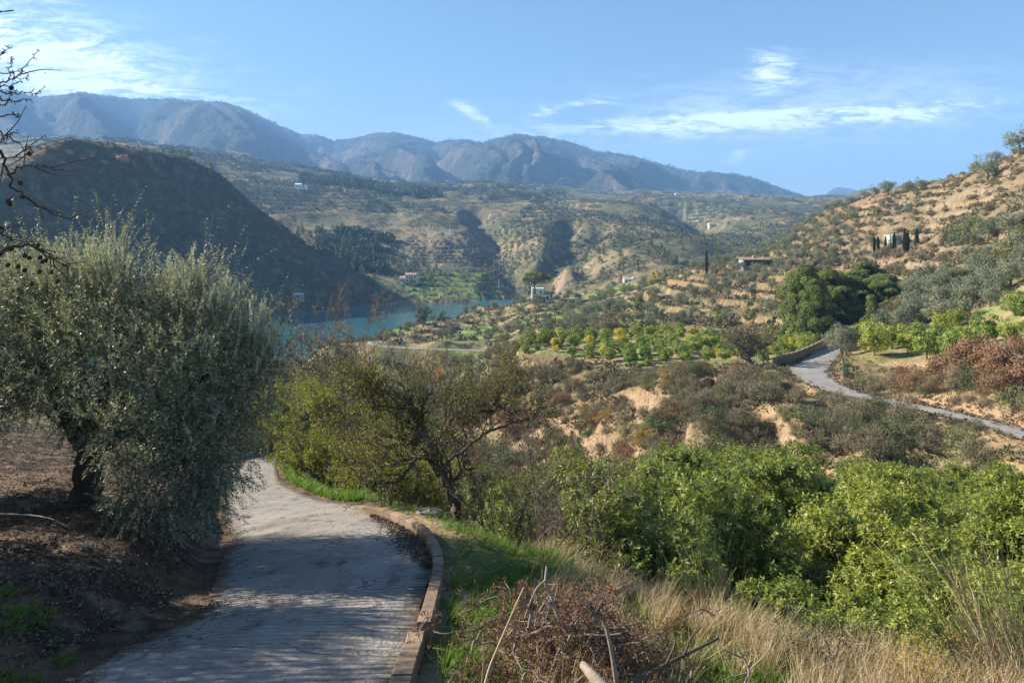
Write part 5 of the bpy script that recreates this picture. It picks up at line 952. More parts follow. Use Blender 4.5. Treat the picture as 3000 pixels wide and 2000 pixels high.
for gy_ in np.arange(12.5, 50, 4.3):
    for gx_ in np.arange(-2, 36, 4.5):
        x = gx_ + r.normal() * .5 + (int(gy_ / 4.3) % 2) * 2.2; y = gy_ + r.normal() * .5; u = CX + F * x / y; z = hz(x, y)
        if u < 1130 - (y - 30) * 8 or u > 2560: continue
        if y < 16 and u < 1480: continue
        if z > -7.2 - 0 * y: continue
        top = np.interp(u, [1000, 1200, 1500, 1700, 2000, 2352], [915, 930, 965, 1015, 1040, 1085]) + r.normal() * 16; hmax = -(top - HV) / F * y - z
        if hmax < 2.6: continue
        av.append((x, y, z, min(hmax, r.uniform(4.2, 6.2)), u))
print('avocados', len(av))
for x, y, z, h_, u in av:
    me = (AVN if y < 21 else AVF)[r.integers(0, 3)]; s = h_ * .86 / 5.0; o = thing('avocado_tree', [('crown', me[0]), ('trunk', me[1])], (x, y, z - .1), r.random() * 6.28, (max(s, .8), max(s, .8), s)); later(o, 'glossy green avocado tree', 'avocado tree', 'avocado trees in the grove', AM, (x, y, z + h_ * .8))
for i, (u_, Y, h_) in enumerate([(1690, 9.9, 2.2), (1830, 9.2, 2.3), (1980, 8.6, 2.1), (2130, 8.2, 2.2), (2310, 7.9, 2.3), (2260, 10.2, 3.0), (1930, 10.8, 2.8), (2440, 8.6, 3.0)]):
    x_ = X(u_, Y); z_ = hz(x_, Y); me = AVN[i % 3]; o = thing('avocado_tree', [('crown', me[0]), ('trunk', me[1])], (x_, Y, z_ - .4), i * 1.7, (h_ / 4.4, h_ / 4.4, h_ / 4.6)); setp(o, f'low avocado tree close behind the dry grass and brooms, {ORD[i]} from left', 'avocado tree', 'avocado trees in the grove')
# trees closing the view where the lane disappears
for i, (u_, Y, s_) in enumerate([(560, 52, 1.0), (600, 60, .9), (520, 46, 1.1), (640, 66, .8), (470, 42, 1.1), (430, 50, 1.2)]):
    x_ = X(u_, Y); z_ = hz(x_, Y); me = AVF[i % 3]; o = thing('avocado_tree', [('crown', me[0]), ('trunk', me[1])], (x_, Y, z_), i * 1.7, s_ * .9); setp(o, f'green tree where the lane vanishes behind the olive, {ORD[i]} nearest', 'tree', 'green trees where the lane vanishes')
THK = [mesh_round(590 + i, [M_scrub, M_scrub_g, M_scrub][i], 4200, 4.4, 2.3, .17, -.95, .4, 36) for i in range(3)]
# brown thicket between the lane end and the lake
TB = [('below the lake on the left', 700, 850), ('by the clay cliff', 830, 820), ('behind the yellow almonds', 850, 950), ('in the thicket beside the gully', 1000, 950)]
u, x, y, z = scatter(700, 560, 1180, 36, 150, r, lambda x, y, z, u: 1.0); kk = thin(x, y, 3.4)
for i in kk[:110]:
    q = r.random(); me, ds = (SB[r.integers(0, 4)], 'brown thicket bush') if q < .6 else (SR[r.integers(0, 2)], 'rusty thicket bush') if q < .75 else (SG[r.integers(0, 2)], 'green thicket bush')
    o = thing('thicket_bush', [('foliage', me)], (x[i], y[i], z[i] - .15), r.random() * 6.28, r.uniform(.9, 1.7) * (1 + y[i] / 150)); later(o, ds, 'bush', 'bushes in the thicket below the lane', TB, (x[i], y[i], z[i]))

for i, (u_, Y, top) in enumerate([(600, 46, 800), (640, 50, 790), (670, 44, 795), (705, 52, 800), (735, 58, 805), (650, 60, 780), (690, 62, 785), (775, 60, 812), (615, 38, 830), (560, 48, 800), (800, 66, 812), (850, 62, 830), (720, 42, 840), (900, 70, 850), (960, 76, 865), (1010, 84, 880)]):
    x_ = X(u_, Y); z_ = hz(x_, Y); h_ = -(top - HV) / F * Y - z_; me = THK[i % 3]; o = thing('thicket_tree', [('crown', me[0]), ('trunk', me[1])], (x_, Y, z_ - .2), i * 1.3, (h_ / 5.4, h_ / 5.4, h_ / 4.6)); setp(o, f'{["brown", "dull green-brown", "reddish-brown"][i % 3]} bushy tree in the thicket below the lane, {ORD[i]} along', 'tree', 'bushy trees in the thicket below the lane')
# ------------------------------------------------------------------ grass
M_dry = mat('dry_grass', (.30, .235, .15), .8, .2, var=(.50, .40, .27), transl=.3); M_green = mat('green_grass', (.06, .13, .018), .6, .3, var=(.17, .27, .05), transl=.35); M_litter = mat('fallen_leaves', (.045, .033, .024), .9, .1, var=(.22, .165, .12))
VERGE = [(1000, 4.2), (1012, 6.2), (1030, 8.0), (1045, 9.5), (1010, 11.2), (950, 12.5), (880, 13.8), (830, 15), (735, 18.5), (660, 22), (640, 30), (640, 40), (670, 40), (720, 27), (800, 20.5), (900, 18), (1050, 16.5), (1150, 14.5), (1300, 11.4), (1500, 9.0), (1700, 7.8), (2000, 6.9), (2400, 6.2), (2700, 4.6), (2700, 4.0)]
def grass(mb, n, poly, u0, u1, Y0, Y1, Lr, W, r, dens, lean=.35, clump=None, seed=0):
    u = r.uniform(u0, u1, n); Y = np.exp(r.uniform(math.log(Y0), math.log(Y1), n)); x = (u - CX) / F * Y
    if clump: cx_ = x; x = x + 0; a = lattice(np.floor(x / clump), np.floor(Y / clump), seed) * clump; b = lattice(np.floor(x / clump), np.floor(Y / clump), seed + 1) * clump; x = (np.floor(x / clump) * clump + a) * .75 + x * .25; Y = (np.floor(Y / clump) * clump + b) * .75 + Y * .25
    k = poly_mask(x, Y, poly) & (r.random(n) < dens(x, Y)); x, Y = x[k], Y[k]; z = H(x, Y); ok = H.lane < .97; x, Y, z = x[ok], Y[ok], z[ok]; n = len(x)
    wd = np.stack([.25 + .3 * perlin(x / .6, Y / .6, 201), .3 * perlin(x / .5, Y / .5, 202), np.ones(n) * 1.0], 1); d = unit(wd + r.normal(size=(n, 3)) * lean * [1, 1, .2]); L = r.uniform(*Lr, n); w = W * r.uniform(.6, 1.3, n)
    s = unit(np.cross(d, rand_dirs(n, r))); m = np.stack([x, Y, z - .02], 1); mid = m + d * (L * .55)[:, None]; tip = m + d * L[:, None] + (wd * [1, 1, 0] + r.normal(size=(n, 3)) * .25 * [1, 1, 0]) * (L * .45)[:, None]
    V = np.stack([m - s * w[:, None], m + s * w[:, None], mid + s * w[:, None] * .8, mid - s * w[:, None] * .8, tip], 1).reshape(-1, 3); i = np.arange(n)[:, None] * 5; rn = r.random(n)
    mb.add(V, i + np.array([[0, 1, 2, 3]]), rn); mb.add(V[:0], np.zeros((0, 3), int)); 
    q = MB(); q2 = i + np.array([[3, 2, 4]]); mb.f.append(q2 + mb.n - len(V)); mb.r.append(rn); mb.mi.append(np.zeros(n))
r = R_(81)
dryd = lambda x, y: sstep(-.25, .25, fbm(x / 1.1, y / 1.1, 3, 211) + .35 * sstep(9, 7, y + 0 * x) * sstep(1.5, 3, x) + .25)
grnd = lambda x, y: sstep(-.15, .3, -fbm(x / 1.1, y / 1.1, 3, 211) + .25 * fbm(x / .4, y / .4, 2, 212)) * .9 + .1
mb = MB(); grass(mb, 150000, VERGE, 640, 2600, 4.3, 30, (.14, .46), .0035, r, lambda x, y: dryd(x, y) * .85 * sstep(-.3, 1.6, x - .02 * y), .4, .32, 3)
EDGE = [(1150, 13.5), (1300, 10.4), (1500, 7.6), (1700, 6.2), (2000, 5.2), (2600, 4.4), (2600, 6.0), (2000, 7.0), (1700, 8.0), (1500, 9.3), (1300, 11.8), (1150, 15.2)]
grass(mb, 80000, EDGE, 1150, 2600, 4.6, 15, (.2, .58), .0036, r, lambda x, y: .75 + 0 * x, .45, .3, 9); setp(mb.build('dry_grass', M_dry), kind='stuff')
mb = MB(); grass(mb, 210000, VERGE, 640, 2600, 4.0, 38, (.07, .26), .0042, r, grnd, .45, .14, 5)
grass(mb, 16000, [(-300, 4.2), (-300, 6.6), (120, 6.2), (300, 5.3), (420, 4.2)], -300, 420, 4.2, 6.6, (.04, .16), .004, r, lambda x, y: sstep(-.1, .3, fbm(x / .4, y / .4, 2, 213)), .5, .1, 6)
grass(mb, 60000, [(600, 17), (590, 45), (690, 45), (760, 26), (900, 19), (840, 15.5), (700, 17)], 600, 900, 16, 44, (.12, .34), .008, r, lambda x, y: .9 + 0 * x, .5, .2, 7); setp(mb.build('green_grass', M_green), kind='stuff')
# leaf litter, twigs and small stones on the shaded bank and swept to the edge of the lane
mb = MB(); n = 110000; u = r.uniform(-500, 640, n); Y = np.exp(r.uniform(math.log(4), math.log(24), n)); x = (u - CX) / F * Y; z = H(x, Y); lanem = H.lane; k = (lanem < .8) & (x < -.18 * Y) & (r.random(n) < sstep(-.3, .3, fbm(x / .9, Y / .9, 3, 221)) + .15)
p = np.stack([x, Y, z + .012], 1)[k]; d = rand_dirs(len(p), r) * [1, 1, .35]; leaves(mb, p, unit(d), r.uniform(.02, .06, len(p)), r.uniform(.01, .03, len(p)), r, r.random(len(p)) ** 1.3)
n = 24000; i = r.integers(0, len(path_cl) - 12, n); off = -path_cl[i, 3] * np.clip(1.08 - np.abs(r.normal(size=n)) * np.where(r.random(n) < .7, .13, .5), -.7, 1.15); N_ = cross_frames(path_cl); x = path_cl[i, 0] + N_[i, 0] * off + r.normal(size=n) * .12; y = path_cl[i, 1] + N_[i, 1] * off + r.normal(size=n) * .2; k = (r.random(n) < sstep(-.15, .45, fbm(x / .8, y / 1.4, 3, 222)) * .8 + .08) & (y > 3)
x, y = x[k], y[k]; _, lz, _ = near_line(x, y, path_cl, 4); p = np.stack([x, y, lz + .052], 1); leaves(mb, p, unit(rand_dirs(len(p), r) * [1, 1, .3]), r.uniform(.008, .026, len(p)), r.uniform(.006, .016, len(p)), r, r.random(len(p)) ** 2 * .8)
setp(mb.build('leaf_litter', M_litter), kind='stuff'); mb = MB()
for t0, (du, dn) in enumerate([(13.0, 12.4)] * 1):
    n = 5000; i = r.integers(int(len(kcl) * .1), int(len(kcl) * .62), n); tk = unit(np.gradient(kcl[:, :2], axis=0)); q = np.abs(r.normal(size=n)) * .20 * np.sin(np.clip((i / len(kcl) - .08) / .56, 0, 1) * math.pi) + .1; x = kcl[i, 0] - tk[i, 1] * -q * 1.0; y = kcl[i, 1] + tk[i, 0] * -q * 1.0
    s_ = np.sign(((kcl[i, 0] + tk[i, 1]) - kcl[i, 0])); 
    x = kcl[i, 0] - np.abs(tk[i, 1]) * q; y = kcl[i, 1] - np.abs(tk[i, 0]) * q * .9; p = np.stack([x, y, kbase[i] + .05 + r.random(n) * .05], 1); leaves(mb, p, rand_dirs(n, r) * [1, 1, .5], r.uniform(.02, .06, n), r.uniform(.008, .03, n), r, r.random(n))
setp(mb.build('leaf_drift', mat('dry_leaf_drift', (.075, .055, .042), .9, .1, var=(.27, .205, .15))), kind='stuff')
M_stone = mat('pale_stone', (.19, .165, .15), .9, .2, noise_scale=[(6, .25), (30, .2)], bump=[(25, .01)], objvar=.3)
def stone_mesh(seed, flat=.35, m=M_stone):
    rs = R_(seed); mb = MB(); na, nb = 9, 6; V = [[0, 0, -flat]]; 
    for b in range(1, nb):
        for a in range(na):
            th = math.pi * b / nb; ph = 2 * math.pi * a / na; q = 1 + rs.uniform(-.25, .18); V.append([math.sin(th) * math.cos(ph) * q, math.sin(th) * math.sin(ph) * q * .7, -math.cos(th) * flat * q])
    V.append([0, 0, flat]); f3 = [[0, 1 + (a + 1) % na, 1 + a] for a in range(na)] + [[len(V) - 1, 1 + (nb - 2) * na + a, 1 + (nb - 2) * na + (a + 1) % na] for a in range(na)]
    f4 = [[1 + b * na + a, 1 + b * na + (a + 1) % na, 1 + (b + 1) * na + (a + 1) % na, 1 + (b + 1) * na + a] for b in range(nb - 2) for a in range(na)]
    mb.add(V, f3); mb.add(np.zeros((0, 3)), np.zeros((0, 4), int)); mb.f.append(np.array(f4)); mb.r.append(np.full(len(f4), .5)); mb.mi.append(np.zeros(len(f4))); return mb.mesh('stone', m)
ST = [stone_mesh(800 + i) for i in range(5)]
# grit and clods of earth
mb = MB(); n = 26000; u = r.uniform(-300, 1500, n); Y = np.exp(r.uniform(math.log(4), math.log(20), n)); x = (u - CX) / F * Y; z = H(x, Y); ln_ = H.lane; k = (np.where(u < 700, (ln_ < .6), (ln_ > .02) & (ln_ < .98) & (u > 900) & (u < 1200)) & (r.random(n) < .15 + .85 * sstep(-.2, .3, fbm(x / .7, Y / .7, 3, 231)))) > 0; c_ = np.stack([x, Y, z], 1)[k]; m = len(c_)
sz = (.006 + .022 * r.random(m) ** 3)[:, None, None] * (1 + .3 * r.normal(size=(m, 6, 1))); oc = np.array([[1, 0, 0], [0, 1, 0], [-1, 0, 0], [0, -1, 0], [0, 0, .7], [0, 0, -.6]]); V = c_[:, None] + oc[None] * sz; fi = np.array([[0, 1, 4], [1, 2, 4], [2, 3, 4], [3, 0, 4], [1, 0, 5], [2, 1, 5], [3, 2, 5], [0, 3, 5]])
mb.add(V.reshape(-1, 3), (np.arange(m)[:, None, None] * 6 + fi[None]).reshape(-1, 3), np.repeat(r.random(m), 8)); setp(mb.build('grit', mat('grit_and_clods', (.09, .065, .048), .95, .1, var=(.24, .19, .15))), kind='stuff')
for i in range(44):
    u_, Y = r.uniform(60, 520), r.uniform(6.3, 10.5); x_ = X(u_, Y); z_ = hz(x_, Y)
    if H.lane[0] > .6: continue
    o = place_mesh('stone', ST[r.integers(0, 5)], None, (x_, Y, z_ + .0), r.random() * 6.28, r.uniform(.02, .075)); o.rotation_euler = (r.normal() * .3, r.normal() * .3, r.random() * 6.28); later(o, 'flat pale stone on the shaded bank', 'stone', 'flat stones on the shaded bank', [('close to the lane', 430, 1330), ('below the olive trunk', 250, 1260), ('toward the left border', 80, 1300)], (x_, Y, z_))
for i, (u_, v_, Y, s_) in enumerate([(985, 1215, 13.2, .28), (1010, 1205, 13.6, .2), (940, 1190, 15, .16), (960, 1200, 14.2, .13), (900, 1170, 16, .12), (730, 1120, 20, .14), (820, 1155, 17, .1), (1040, 1222, 12.8, .18)]):
    x_ = X(u_, Y); z_ = hz(x_, Y); o = place_mesh('stone', ST[i % 5], None, (x_, Y, z_ + .02), i, s_); setp(o, f'weathered rock in the grass beyond the kerb end, {ORD[i]} {"largest" if i < 2 else "of the scattered ones"}', 'rock', 'rocks in the grass beyond the kerb')

# ------------------------------------------------------------------ brooms and dry stalks
M_broom = mat('broom_stems', (.12, .145, .06), .6, .3, var=(.27, .27, .14), transl=.1); M_straw = mat('straw_stems', (.36, .27, .15), .7, .2, var=(.52, .41, .25), transl=.1)
def broom(root, h, n, r, label, m=None, leanx=0.0, spread=.4, fork=4, rad=.0035, cat='broom shrub'):
    mb = MB()
    for k in range(n):
        a = r.random() * 6.28; q = r.random() ** .6 * spread; d = unit(np.array([math.cos(a) * q + leanx, math.sin(a) * q, 1.0])); L = h * r.uniform(.55, 1.05); b = r.normal(size=3) * .1 * L; p0 = np.array([math.cos(a), math.sin(a), 0]) * .12 * h * r.random(); t = np.linspace(0, 1, 6)[:, None]
        pts = p0 + d * L * t + b * t ** 2; tube(mb, pts, np.linspace(rad * 1.6, rad * .5, 6), 3, 0, r.random())
        for j in range(fork):
            i = r.integers(1, 5); dd = unit(d + r.normal(size=3) * .22); l2 = L * r.uniform(.15, .4); tube(mb, [pts[i], pts[i] + dd * l2 * .5 + r.normal(size=3) * .01, pts[i] + dd * l2], [rad * .9, rad * .7, rad * .35], 3, 0, r.random())
    o = mb.build('broom_shrub', m or M_broom, None, False, root); setp(o, label, cat); return o
r = R_(91)
for (u_, Y, h_, n, lx, lab, m) in [(1625, 8.2, 1.5, 90, 0, 'tall grey-green broom rising between grass and grove', M_broom), (1690, 8.3, 1.0, 70, .1, 'smaller broom right of the tall grey-green one', M_broom), (1745, 7.8, 1.0, 60, .2, 'spreading green broom at the grass edge', M_broom), (2345, 6.0, 1.6, 80, -.3, 'large broom leaning in at the right edge', M_broom), (2300, 6.4, 1.1, 50, -.2, 'thinner broom behind the large one at the right edge', M_broom), (2400, 5.6, 1.6, 60, -.4, 'yellowish broom half outside the right edge', M_straw), (2010, 6.9, .75, 60, 0, 'straw-coloured broom tuft before the dark grove', M_straw), (2100, 6.8, .6, 50, .1, 'small green and straw broom right of the straw one', M_broom), (1620, 7.6, .8, 40, .1, 'dry straw whips below the tall broom', M_straw), (1860, 6.8, .7, 50, 0, 'grey dry shrub with upright whips at the lower right', M_straw)]:
    x_ = X(u_, Y); broom((x_, Y, hz(x_, Y) - .05), h_, n, r, lab, m, lx)
me = [mesh_bush(570 + i, m_, 2600, .55, .5, .035, 30) for i, m_ in enumerate([M_scrub, M_gold, M_scrub_g])]
for i, (u_, Y, k, s_, lab) in enumerate([(1900, 6.0, 0, 1.0, 'small brown woody bush before the lower grove'), (2120, 5.4, 1, .8, 'orange-brown dry flower bush at the bottom edge'), (2220, 5.2, 1, 1.0, 'tallest orange-brown dry bush at the bottom right'), (2320, 5.1, 1, .75, 'orange-brown dry bush in the bottom right corner'), (1820, 6.3, 2, .7, 'blue-green low shrub in the dry grass'), (1530, 8.4, 2, .6, 'grey-green low shrub beside the grass edge')]):
    x_ = X(u_, Y); o = place_mesh('bush', me[k], None, (x_, Y, hz(x_, Y)), i * 2.0, s_); setp(o, lab, 'bush')

# ------------------------------------------------------------------ heap of cut branches
M_deadw = mat('grey_dead_wood', (.16, .125, .10), .9, .15, var=(.30, .245, .20), noise_scale=[(30, .3)], bump=[(50, .003)]); M_deadl = mat('dead_brown_leaves', (.10, .058, .038), .85, .15, var=(.25, .15, .10), transl=.15)
r = R_(95); hp = W3(1330, 1560, 5.0); hp[2] = hz(hp[0], 5.0); heap = empty('brush_heap', hp); setp(heap, 'heap of cut branches with dead brown leaves on the grass beside the kerb', 'brush heap')
mb = MB(); lv = MB(); tips = []
def hprof(x, y): return .52 * np.exp(-((x + .05) / .55) ** 2 - ((y - .3) / .75) ** 2)
for k in range(170):
    x, y = r.normal() * .42, .3 + r.normal() * .5; z = float(hprof(x, y)) * r.uniform(.3, 1.0) + .02; a = r.random() * 6.28; el = r.uniform(-.25, .65); d = np.array([math.cos(a) * math.cos(el), math.sin(a) * math.cos(el), math.sin(el)])
    L = r.uniform(.2, .5); pts = [np.array([x, y, z]) + d * L * t + r.normal(size=3) * .015 for t in np.linspace(-.5, .5, 5)]; tube(mb, smooth_path(pts, 3), np.linspace(r.uniform(.004, .012), .003, 13), 5, 0, r.random()); tips.append((pts[-1], d))
    for j in range(3):
        dd = unit(d + r.normal(size=3) * .6); q = pts[r.integers(1, 5)]; tube(mb, [q, q + dd * .07, q + dd * .14 + r.normal(size=3) * .01], [.004, .003, .002], 4, 0, r.random()); tips.append((q + dd * .13, dd))
mb.build('branches', M_deadw, heap, True)
for (q, d) in tips:
    n = 16; A_ = np.tile(d, (n, 1)); s_ = unit(np.cross(A_, rand_dirs(n, r))); leaves(lv, np.tile(q, (n, 1)) + r.normal(size=(n, 3)) * .018, unit(s_ * .8 + A_ * .5 + [0, 0, -.25]), r.uniform(.03, .085, n), .0085, r)
n = 5000; x = r.normal(size=n) * .5; y = .3 + r.normal(size=n) * .55; z = hprof(x, y) * r.uniform(.1, 1.0, n); leaves(lv, np.stack([x, y, z], 1), unit(rand_dirs(n, r) + [0, 0, -.3]), r.uniform(.03, .09, n), .009, r, r.random(n) * .8); lv.build('dead_leaves', M_deadl, heap)
def dead_branch(pp, label, name='dead_branch', r0=.014, sub=(), m=M_deadw):
    base = W3(*pp[0]); mb = MB(); tube(mb, smooth_path([W3(*q) - base for q in pp], 5), np.linspace(r0, r0 * .55, (len(pp) - 1) * 5 + 1), 7, 0, .9)
    for s_ in sub: tube(mb, smooth_path([W3(*q) - base for q in s_], 5), np.linspace(r0 * .6, r0 * .3, (len(s_) - 1) * 5 + 1), 6, 0, .7)
    o = mb.build(name, m, None, True, base); setp(o, label, 'dead branch'); return o
dead_branch([(1300, 1450, 4.7), (1275, 1400, 4.75), (1262, 1355, 4.8), (1253, 1335, 4.8), (1256, 1300, 4.85)], 'forked grey dead branch sticking up above the heap', sub=[[(1253, 1332, 4.8), (1232, 1352, 4.75), (1215, 1390, 4.7), (1205, 1420, 4.65)], [(1262, 1368, 4.8), (1240, 1400, 4.7), (1228, 1430, 4.65)], [(1200, 1385, 4.7), (1225, 1415, 4.7), (1255, 1445, 4.65)]])
dead_branch([(1110, 1585, 4.1), (1125, 1530, 4.15), (1150, 1470, 4.2), (1180, 1400, 4.25), (1203, 1348, 4.3)], 'long straight yellowish cane leaning right before the heap', 'dry_cane', .0075, [[(1135, 1505, 4.17), (1160, 1465, 4.2), (1178, 1445, 4.2)], [(1105, 1585, 4.1), (1110, 1520, 4.1), (1108, 1450, 4.1)]], M_straw)
dead_branch([(1450, 1572, 4.4), (1530, 1525, 4.6), (1600, 1490, 4.8), (1650, 1465, 5.0)], 'dark fallen branch at the right of the heap', sub=[[(1530, 1525, 4.6), (1550, 1480, 4.6), (1545, 1450, 4.65)], [(1570, 1505, 4.7), (1590, 1460, 4.75), (1610, 1440, 4.8)]], r0=.016, m=M_darkbark)
dead_branch([(0, 1180, 8.2), (70, 1183, 8.2), (120, 1192, 8.1), (160, 1212, 7.9)], 'thin pale fallen branch on the shaded ground at the left', r0=.012)
dead_branch([(1700, 1590, 4.6), (1720, 1540, 4.7), (1690, 1480, 4.75)], 'forked grey dry twig standing in the grass lower right', r0=.010, sub=[[(1720, 1540, 4.7), (1760, 1500, 4.7), (1775, 1470, 4.75)], [(1705, 1510, 4.7), (1660, 1490, 4.7)], [(1715, 1545, 4.7), (1660, 1560, 4.6)]])
o = dead_branch([(1395, 1590, 4.1), (1362, 1552, 4.2), (1338, 1525, 4.3)], 'thick splintered grey log end at the bottom of the heap', 'log', .045); o['category'] = 'log'
for pts, sp_, lab in [([(1418, 1590, 4.2), (1405, 1500, 4.25), (1388, 1430, 4.3), (1365, 1405, 4.3)], (1365, 1375, 60, 50), 'tall dried plant stalk with a dark spiky seed head right of the heap'), ([(1300, 1480, 4.6), (1320, 1440, 4.6)], (1310, 1430, 45, 22), 'low dried spiky seed head leaning on the heap'), ([(1215, 1440, 5.0), (1222, 1400, 5.0)], (1215, 1365, 40, 32), 'dark dried seed head at the back left of the heap')]:
    base = W3(*pts[0]); e = empty('dried_plant', base); setp(e, lab, 'dried plant'); mb = MB(); q = smooth_path([W3(*p) - base for p in pts], 5); tube(mb, q, np.linspace(.014, .010, len(q)), 8, 0, .5); Y0 = pts[-1][2]; top = q[-1]
    for k in range(40):
        hd = MB(); a = r.random() * 6.28; rad = r.random() ** .5; t = W3(sp_[0] + math.cos(a) * rad * sp_[2], sp_[1] - math.sin(a) * rad * sp_[3], Y0 + r.normal() * .07) - base; m_ = (top + t) / 2 + r.normal(size=3) * .015 + [0, 0, -.01]
        tube(mb, smooth_path([top, m_, t], 4), np.linspace(.006, .003, 9), 5, 0, r.random()); d = unit(t - top); n = 14; A_ = np.tile(d, (n, 1)); s_ = unit(np.cross(A_, rand_dirs(n, r))); leaves(hd, np.tile(t, (n, 1)) + r.normal(size=(n, 3)) * .01, unit(A_ * r.uniform(.3, 1.5, (n, 1)) + s_), r.uniform(.018, .038, n), .009, r); hd.build('seed_head', M_deadl, e)
    mb.build('stalk', M_deadw, e, True)

# low growth along both edges of the road
r = R_(99); mbv = MB(); N_ = cross_frames(road_cl)
for k in range(70):
    i = r.integers(6, len(road_cl) - 1); sd_ = -1 if r.random() < .6 else 1; off = sd_ * (road_cl[i, 3] + r.uniform(.5, 3.2)); x_, y_ = road_cl[i, 0] + N_[i, 0] * off, road_cl[i, 1] + N_[i, 1] * off; z_ = hz(x_, y_); g_ = r.random() < .35
    o = place_mesh('roadside_bush', (SG if g_ else SB)[r.integers(0, 2)], None, (x_, y_, z_ - .15), r.random() * 6, r.uniform(.22, .6)); later(o, 'small green roadside bush' if g_ else 'small brown roadside bush', 'bush', 'small bushes along the road', [('by road bend', 1880, 860), ('by middle of road', 2050, 925), ('by road at right edge', 2280, 980)], (x_, y_, z_))
n = 2600; i = r.integers(4, len(road_cl) - 1, n); off = (road_cl[i, 3] + .15 + r.gamma(1.2, .9, n)) * r.choice([-1, 1], n); x = road_cl[i, 0] + N_[i, 0] * off + r.normal(size=n) * .4; y = road_cl[i, 1] + N_[i, 1] * off + r.normal(size=n) * .4; tufts(mbv, x, y, H(x, y) - .03, r.uniform(.12, .4, n), 14, r, squash=.8); setp(mbv.build('roadside_weeds', M_farscr), kind='stuff')
# ------------------------------------------------------------------ buildings
M_white = mat('white_render', (.74, .73, .70), .85, .2, noise_scale=[(.8, .06)]); M_cream = mat('cream_render', (.52, .45, .34), .85, .2, noise_scale=[(.8, .1)]); M_pink = mat('pinkish_render', (.60, .42, .33), .85, .2, noise_scale=[(.8, .08)])
M_tile = mat('clay_roof_tiles', (.42, .27, .19), .85, .2, noise_scale=[(2, .2)], bump=[(4, .05)]); M_win = mat('dark_window_glass', (.03, .035, .04), .15, .5); M_frame = mat('brown_frame', (.16, .09, .05), .7, .2); M_brownroof = mat('brown_sheet_roof', (.30, .19, .15), .7, .3, noise_scale=[(1.2, .15)], bump=[(3, .05)])
M_greymet = mat('grey_metal', (.45, .46, .47), .5, .5); M_stonew = mat('rubble_stone_wall', (.27, .215, .155), .95, .1, noise_scale=[(2.5, .3), (9, .25)], bump=[(3, .15), (12, .04)]); M_greenm = mat('green_painted_metal', (.06, .16, .10), .5, .4); M_greysh = mat('grey_shed_wall', (.30, .30, .29), .85, .2, noise_scale=[(1, .15)])
def box(mb, x0, x1, y0, y1, z0, z1, mi=0):
    V = [(x, y, z) for z in (z0, z1) for y in (y0, y1) for x in (x0, x1)]; mb.add(V, [[0, 2, 3, 1], [4, 5, 7, 6], [0, 1, 5, 4], [2, 6, 7, 3], [0, 4, 6, 2], [1, 3, 7, 5]], .5, mi)
def gable(mb, x0, x1, y0, y1, z, h, eave=.35):
    x0 -= eave; x1 += eave; y0 -= eave; y1 += eave; ym = (y0 + y1) / 2; t = .14
    for dz in (0, t): pass
    V = [(x0, y0, z), (x1, y0, z), (x1, y1, z), (x0, y1, z), (x0, ym, z + h), (x1, ym, z + h), (x0, y0, z + t), (x1, y0, z + t), (x1, y1, z + t), (x0, y1, z + t), (x0, ym, z + h + t), (x1, ym, z + h + t)]
    mb.add(V, [[6, 7, 11, 10], [10, 11, 8, 9], [0, 4, 5, 1], [4, 3, 2, 5], [0, 1, 7, 6], [2, 3, 9, 8], [1, 5, 11, 7], [5, 2, 8, 11], [0, 6, 10, 4], [4, 10, 9, 3]])
def house(name, label, cat, u, Y, wings, openings, rz=0, wallm=None, dz=0, s=1.0):
    """wings: (x0,x1,y0,y1,z0,z1,roof,roof material) in metres round the base; openings: (x, z, w, h, kind) on the front (y of wing front)"""
    x = X(u, Y); e = empty(name, (x, Y, hz(x, Y) + dz), rz, s); setp(e, label, cat)
    for (x0, x1, y0, y1, z0, z1, rf, rm) in wings:
        mb = MB(); box(mb, x0, x1, y0, y1, z0, z1)
        if rf == 'gable':
            ym = (y0 + y1) / 2; h = (y1 - y0) * .22; mb.add([(x0, y0, z1), (x0, y1, z1), (x0, ym, z1 + h), (x1, y0, z1), (x1, y1, z1), (x1, ym, z1 + h)], [[0, 2, 1], [3, 4, 5]])
        mb.build('wall', wallm or M_white, e); rb = MB()
        if rf == 'gable': gable(rb, x0, x1, y0, y1, z1 + .01, (y1 - y0) * .22 + .08)
        elif rf == 'flat': box(rb, x0 - .15, x1 + .15, y0 - .15, y1 + .15, z1 + .003, z1 + .25)
        elif rf == 'shed':
            V = [(x0 - .9, y0 - 1.6, z1), (x1 + .4, y0 - 1.6, z1), (x1 + .4, y1 + .4, z1 + .9), (x0 - .9, y1 + .4, z1 + .9)]; V = V + [(a, b, c_ + .2) for a, b, c_ in V]; rb.add(V, [[0, 3, 2, 1], [4, 5, 6, 7], [0, 1, 5, 4], [1, 2, 6, 5], [2, 3, 7, 6], [3, 0, 4, 7]])
        rb.build('roof', rm, e)
    for (ox, oy, oz, w, h, kind) in openings:
        fb = MB(); t = .09
        if kind == 'chimney': box(fb, ox, ox + w, oy, oy + w, oz, oz + h); fb.build('chimney', wallm or M_white, e); continue
        for (a, b, c_, d) in [(ox - t, ox, oz - t, oz + h + t), (ox + w, ox + w + t, oz - t, oz + h + t), (ox, ox + w, oz - t, oz), (ox, ox + w, oz + h, oz + h + t)]: box(fb, a, b, oy - .08, oy - .004, c_, d)
        f_ = fb.build('door' if kind == 'door' else 'window', M_frame, e); pb = MB(); box(pb, ox + .01, ox + w - .01, oy - .05, oy - .006, oz + .01, oz + h - .01); pb.build('panel' if kind == 'door' else 'pane', M_win if kind != 'door' else M_frame, f_)
    return e
